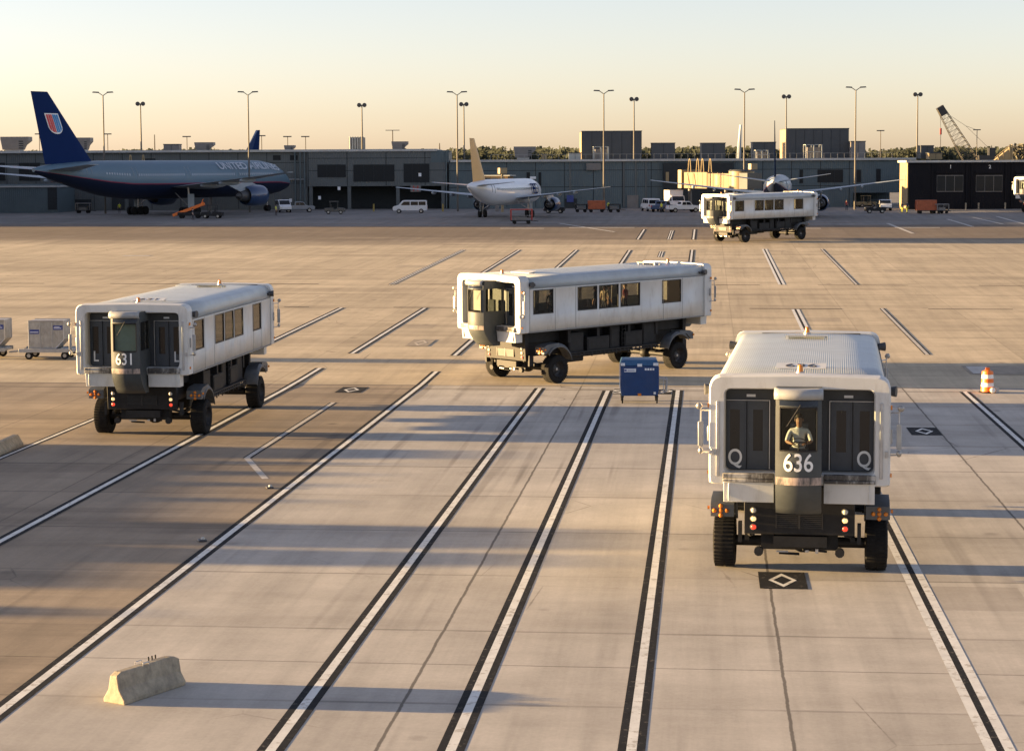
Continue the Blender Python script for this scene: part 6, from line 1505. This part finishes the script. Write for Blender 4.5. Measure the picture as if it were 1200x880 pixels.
# ground crew
crew = [(140, 250, 'stand', 'crew member in a yellow vest standing under the tail of the grey airliner', 'vest_yellow'), (323.5, 253, 'walk', 'crew member in a yellow vest by the engine of the grey airliner', 'vest_yellow'),
        (713, 248.5, 'stand', 'crew member in a yellow vest by the wall right of the red-orange cart', 'vest_yellow'), (775, 249.5, 'stand', 'crew member in a yellow vest between the small white van and the box truck', 'vest_yellow'),
        (1057, 249.5, 'stand', 'left one of two crew in yellow trousers beside the sunlit end wall', 'shirt_dark'), (1063, 249.5, 'walk', 'right one of two crew in yellow trousers beside the sunlit end wall', 'shirt_dark'), (226, 258, 'walk', 'crew member in dark clothes in front of the orange belt loader', 'shirt_dark'), (992, 247, 'stand', 'person in red standing by the middle terminal wall right of the rear-facing airliner', 'shirt_red')]
for i, (px, py, pose, lab, sh_) in enumerate(crew):
    person(lab, pose, [sh_, 'vest_yellow' if px in (1057, 1063) else 'trousers_dark', 'skin_light', 'shoe_black'], gp(px, py), i * 1.3, 'ground crew near the aircraft')
for px, py, lab in ((438, 248, 'slim grey bollard under the open bays left of the passenger van'), (519, 248, 'slim grey bollard right of the passenger van')):
    p = gp(px, py); t = MB().cyl((0, 0, 0), (0, 0, 1.3), 0.16, 0.13, 10).build('bollard', 'yellow_paint'); t.location = p; tag(t, lab, 'bollard', 'bollards under the terminal bays')

# ------------------------------------------------------------------ far trees: one mass on the horizon
m = MB(); rnd = random.Random(3)
def leafy(cx, cy, z0, h, r, n, mat):
    for _ in range(n):
        u, v = rnd.uniform(-1, 1), rnd.uniform(0, 2 * math.pi); q = rnd.uniform(0.55, 1.0); s = math.sqrt(1 - u * u) * q
        c = Vector((cx + r * s * math.cos(v), cy + r * s * math.sin(v), z0 + h * 0.55 + h * 0.45 * u * q))
        w = rnd.uniform(0.5, 1.1) * r * 0.17; e = Euler((rnd.uniform(0, 6), rnd.uniform(0, 6), rnd.uniform(0, 6))).to_matrix()
        m.add([c + e @ Vector(k) for k in ((-w, -w * .7, 0), (w, -w * .5, w * .3), (w * .8, w * .8, 0), (-w * .7, w, -w * .3))], [(0, 1, 2, 3)], mat)
for i in range(850):
    px = rnd.uniform(-60, 1260); Y = rnd.uniform(900, 1250)
    yt = 173.5 + 2.0 * math.sin(px * 0.021) + rnd.uniform(-0.6, 2.2) + (-2.5 if 625 < px < 700 else 0) + (2.5 if px < 560 else 0) + (1.0 if 1020 < px < 1070 else 0)
    p = A(px, yt, Y); h = p.z - ZF
    if h < 4: continue
    leafy(p.x, Y, ZF, h, h * rnd.uniform(0.30, 0.46), 130, 0 if rnd.random() < 0.8 else 1)
tag(m.build('treeline', ['leaf_mass', 'leaf_mass'], recalc=False, smooth=0), 'distant wood of mixed trees along the horizon behind the terminal roofs', 'trees', kind='stuff')
m = MB()
for i in range(70):
    px = rnd.uniform(1176, 1250); Y = rnd.uniform(600, 700); p = A(px, 167 + rnd.uniform(0, 3) + max(0, (1186 - px)) * 0.8, Y); leafy(p.x, Y, ZF, p.z - ZF, 3.2, 120, 1)
tag(m.build('brown_wood', ['foliage_far', 'foliage_brown'], recalc=False, smooth=0), 'nearer brown wood at the right edge above the gate building roof', 'trees', kind='stuff')

# ------------------------------------------------------------------ light, sky, camera
EL, AZ = R(4.8), R(6.8)
sd = Vector((-math.cos(AZ) * math.cos(EL), math.sin(AZ) * math.cos(EL), math.sin(EL)))
W = bpy.data.worlds.new('World'); S.world = W; W.use_nodes = True; nt = W.node_tree; bg = nt.nodes['Background']
sky = nn(nt, 'ShaderNodeTexSky', sky_type='NISHITA'); sky.sun_disc = False; sky.sun_elevation = EL; sky.sun_rotation = math.atan2(sd.x, sd.y)
sky.altitude = 0; sky.air_density = 0.8; sky.dust_density = 0.6; sky.ozone_density = 2.0
hs = nn(nt, 'ShaderNodeHueSaturation'); hs.inputs['Saturation'].default_value = 0.67; nt.links.new(sky.outputs['Color'], hs.inputs['Color']); nt.links.new(gmix(nt, 1.0, hs.outputs['Color'], (1.0, 0.85, 0.865), 'MULTIPLY'), bg.inputs['Color']); bg.inputs['Strength'].default_value = 0.076
ld = bpy.data.lights.new('sun', 'SUN'); ld.energy = 5.0; ld.angle = R(0.5); ld.color = (1.0, 0.66, 0.30)
so = bpy.data.objects.new('sun', ld); COL.objects.link(so); so.rotation_euler = sd.to_track_quat('Z', 'Y').to_euler()
cam = bpy.data.cameras.new('camera'); co = bpy.data.objects.new('camera', cam); COL.objects.link(co)
cam.sensor_width = 36; cam.lens = 36 * F / 1200; cam.shift_y = -(440 - CY) / 1200; cam.clip_start = 0.5; cam.clip_end = 12000
co.location = (0, 0, H); co.rotation_euler = (math.pi / 2 - PITCH, 0, 0)
co.rotation_euler = (Euler((math.pi / 2 - PITCH, 0, 0)).to_matrix() @ Matrix.Rotation(ROLL, 3, 'Z')).to_euler()
S.camera = co
S.render.engine = 'CYCLES'
S.render.resolution_x, S.render.resolution_y = 1024, 750
S.view_settings.view_transform = 'Standard'; S.view_settings.look = 'None'; S.view_settings.gamma = 1.0; S.view_settings.use_curve_mapping = False
S.view_settings.exposure = 2.62
S.cycles.max_bounces = 6; S.cycles.transparent_max_bounces = 12
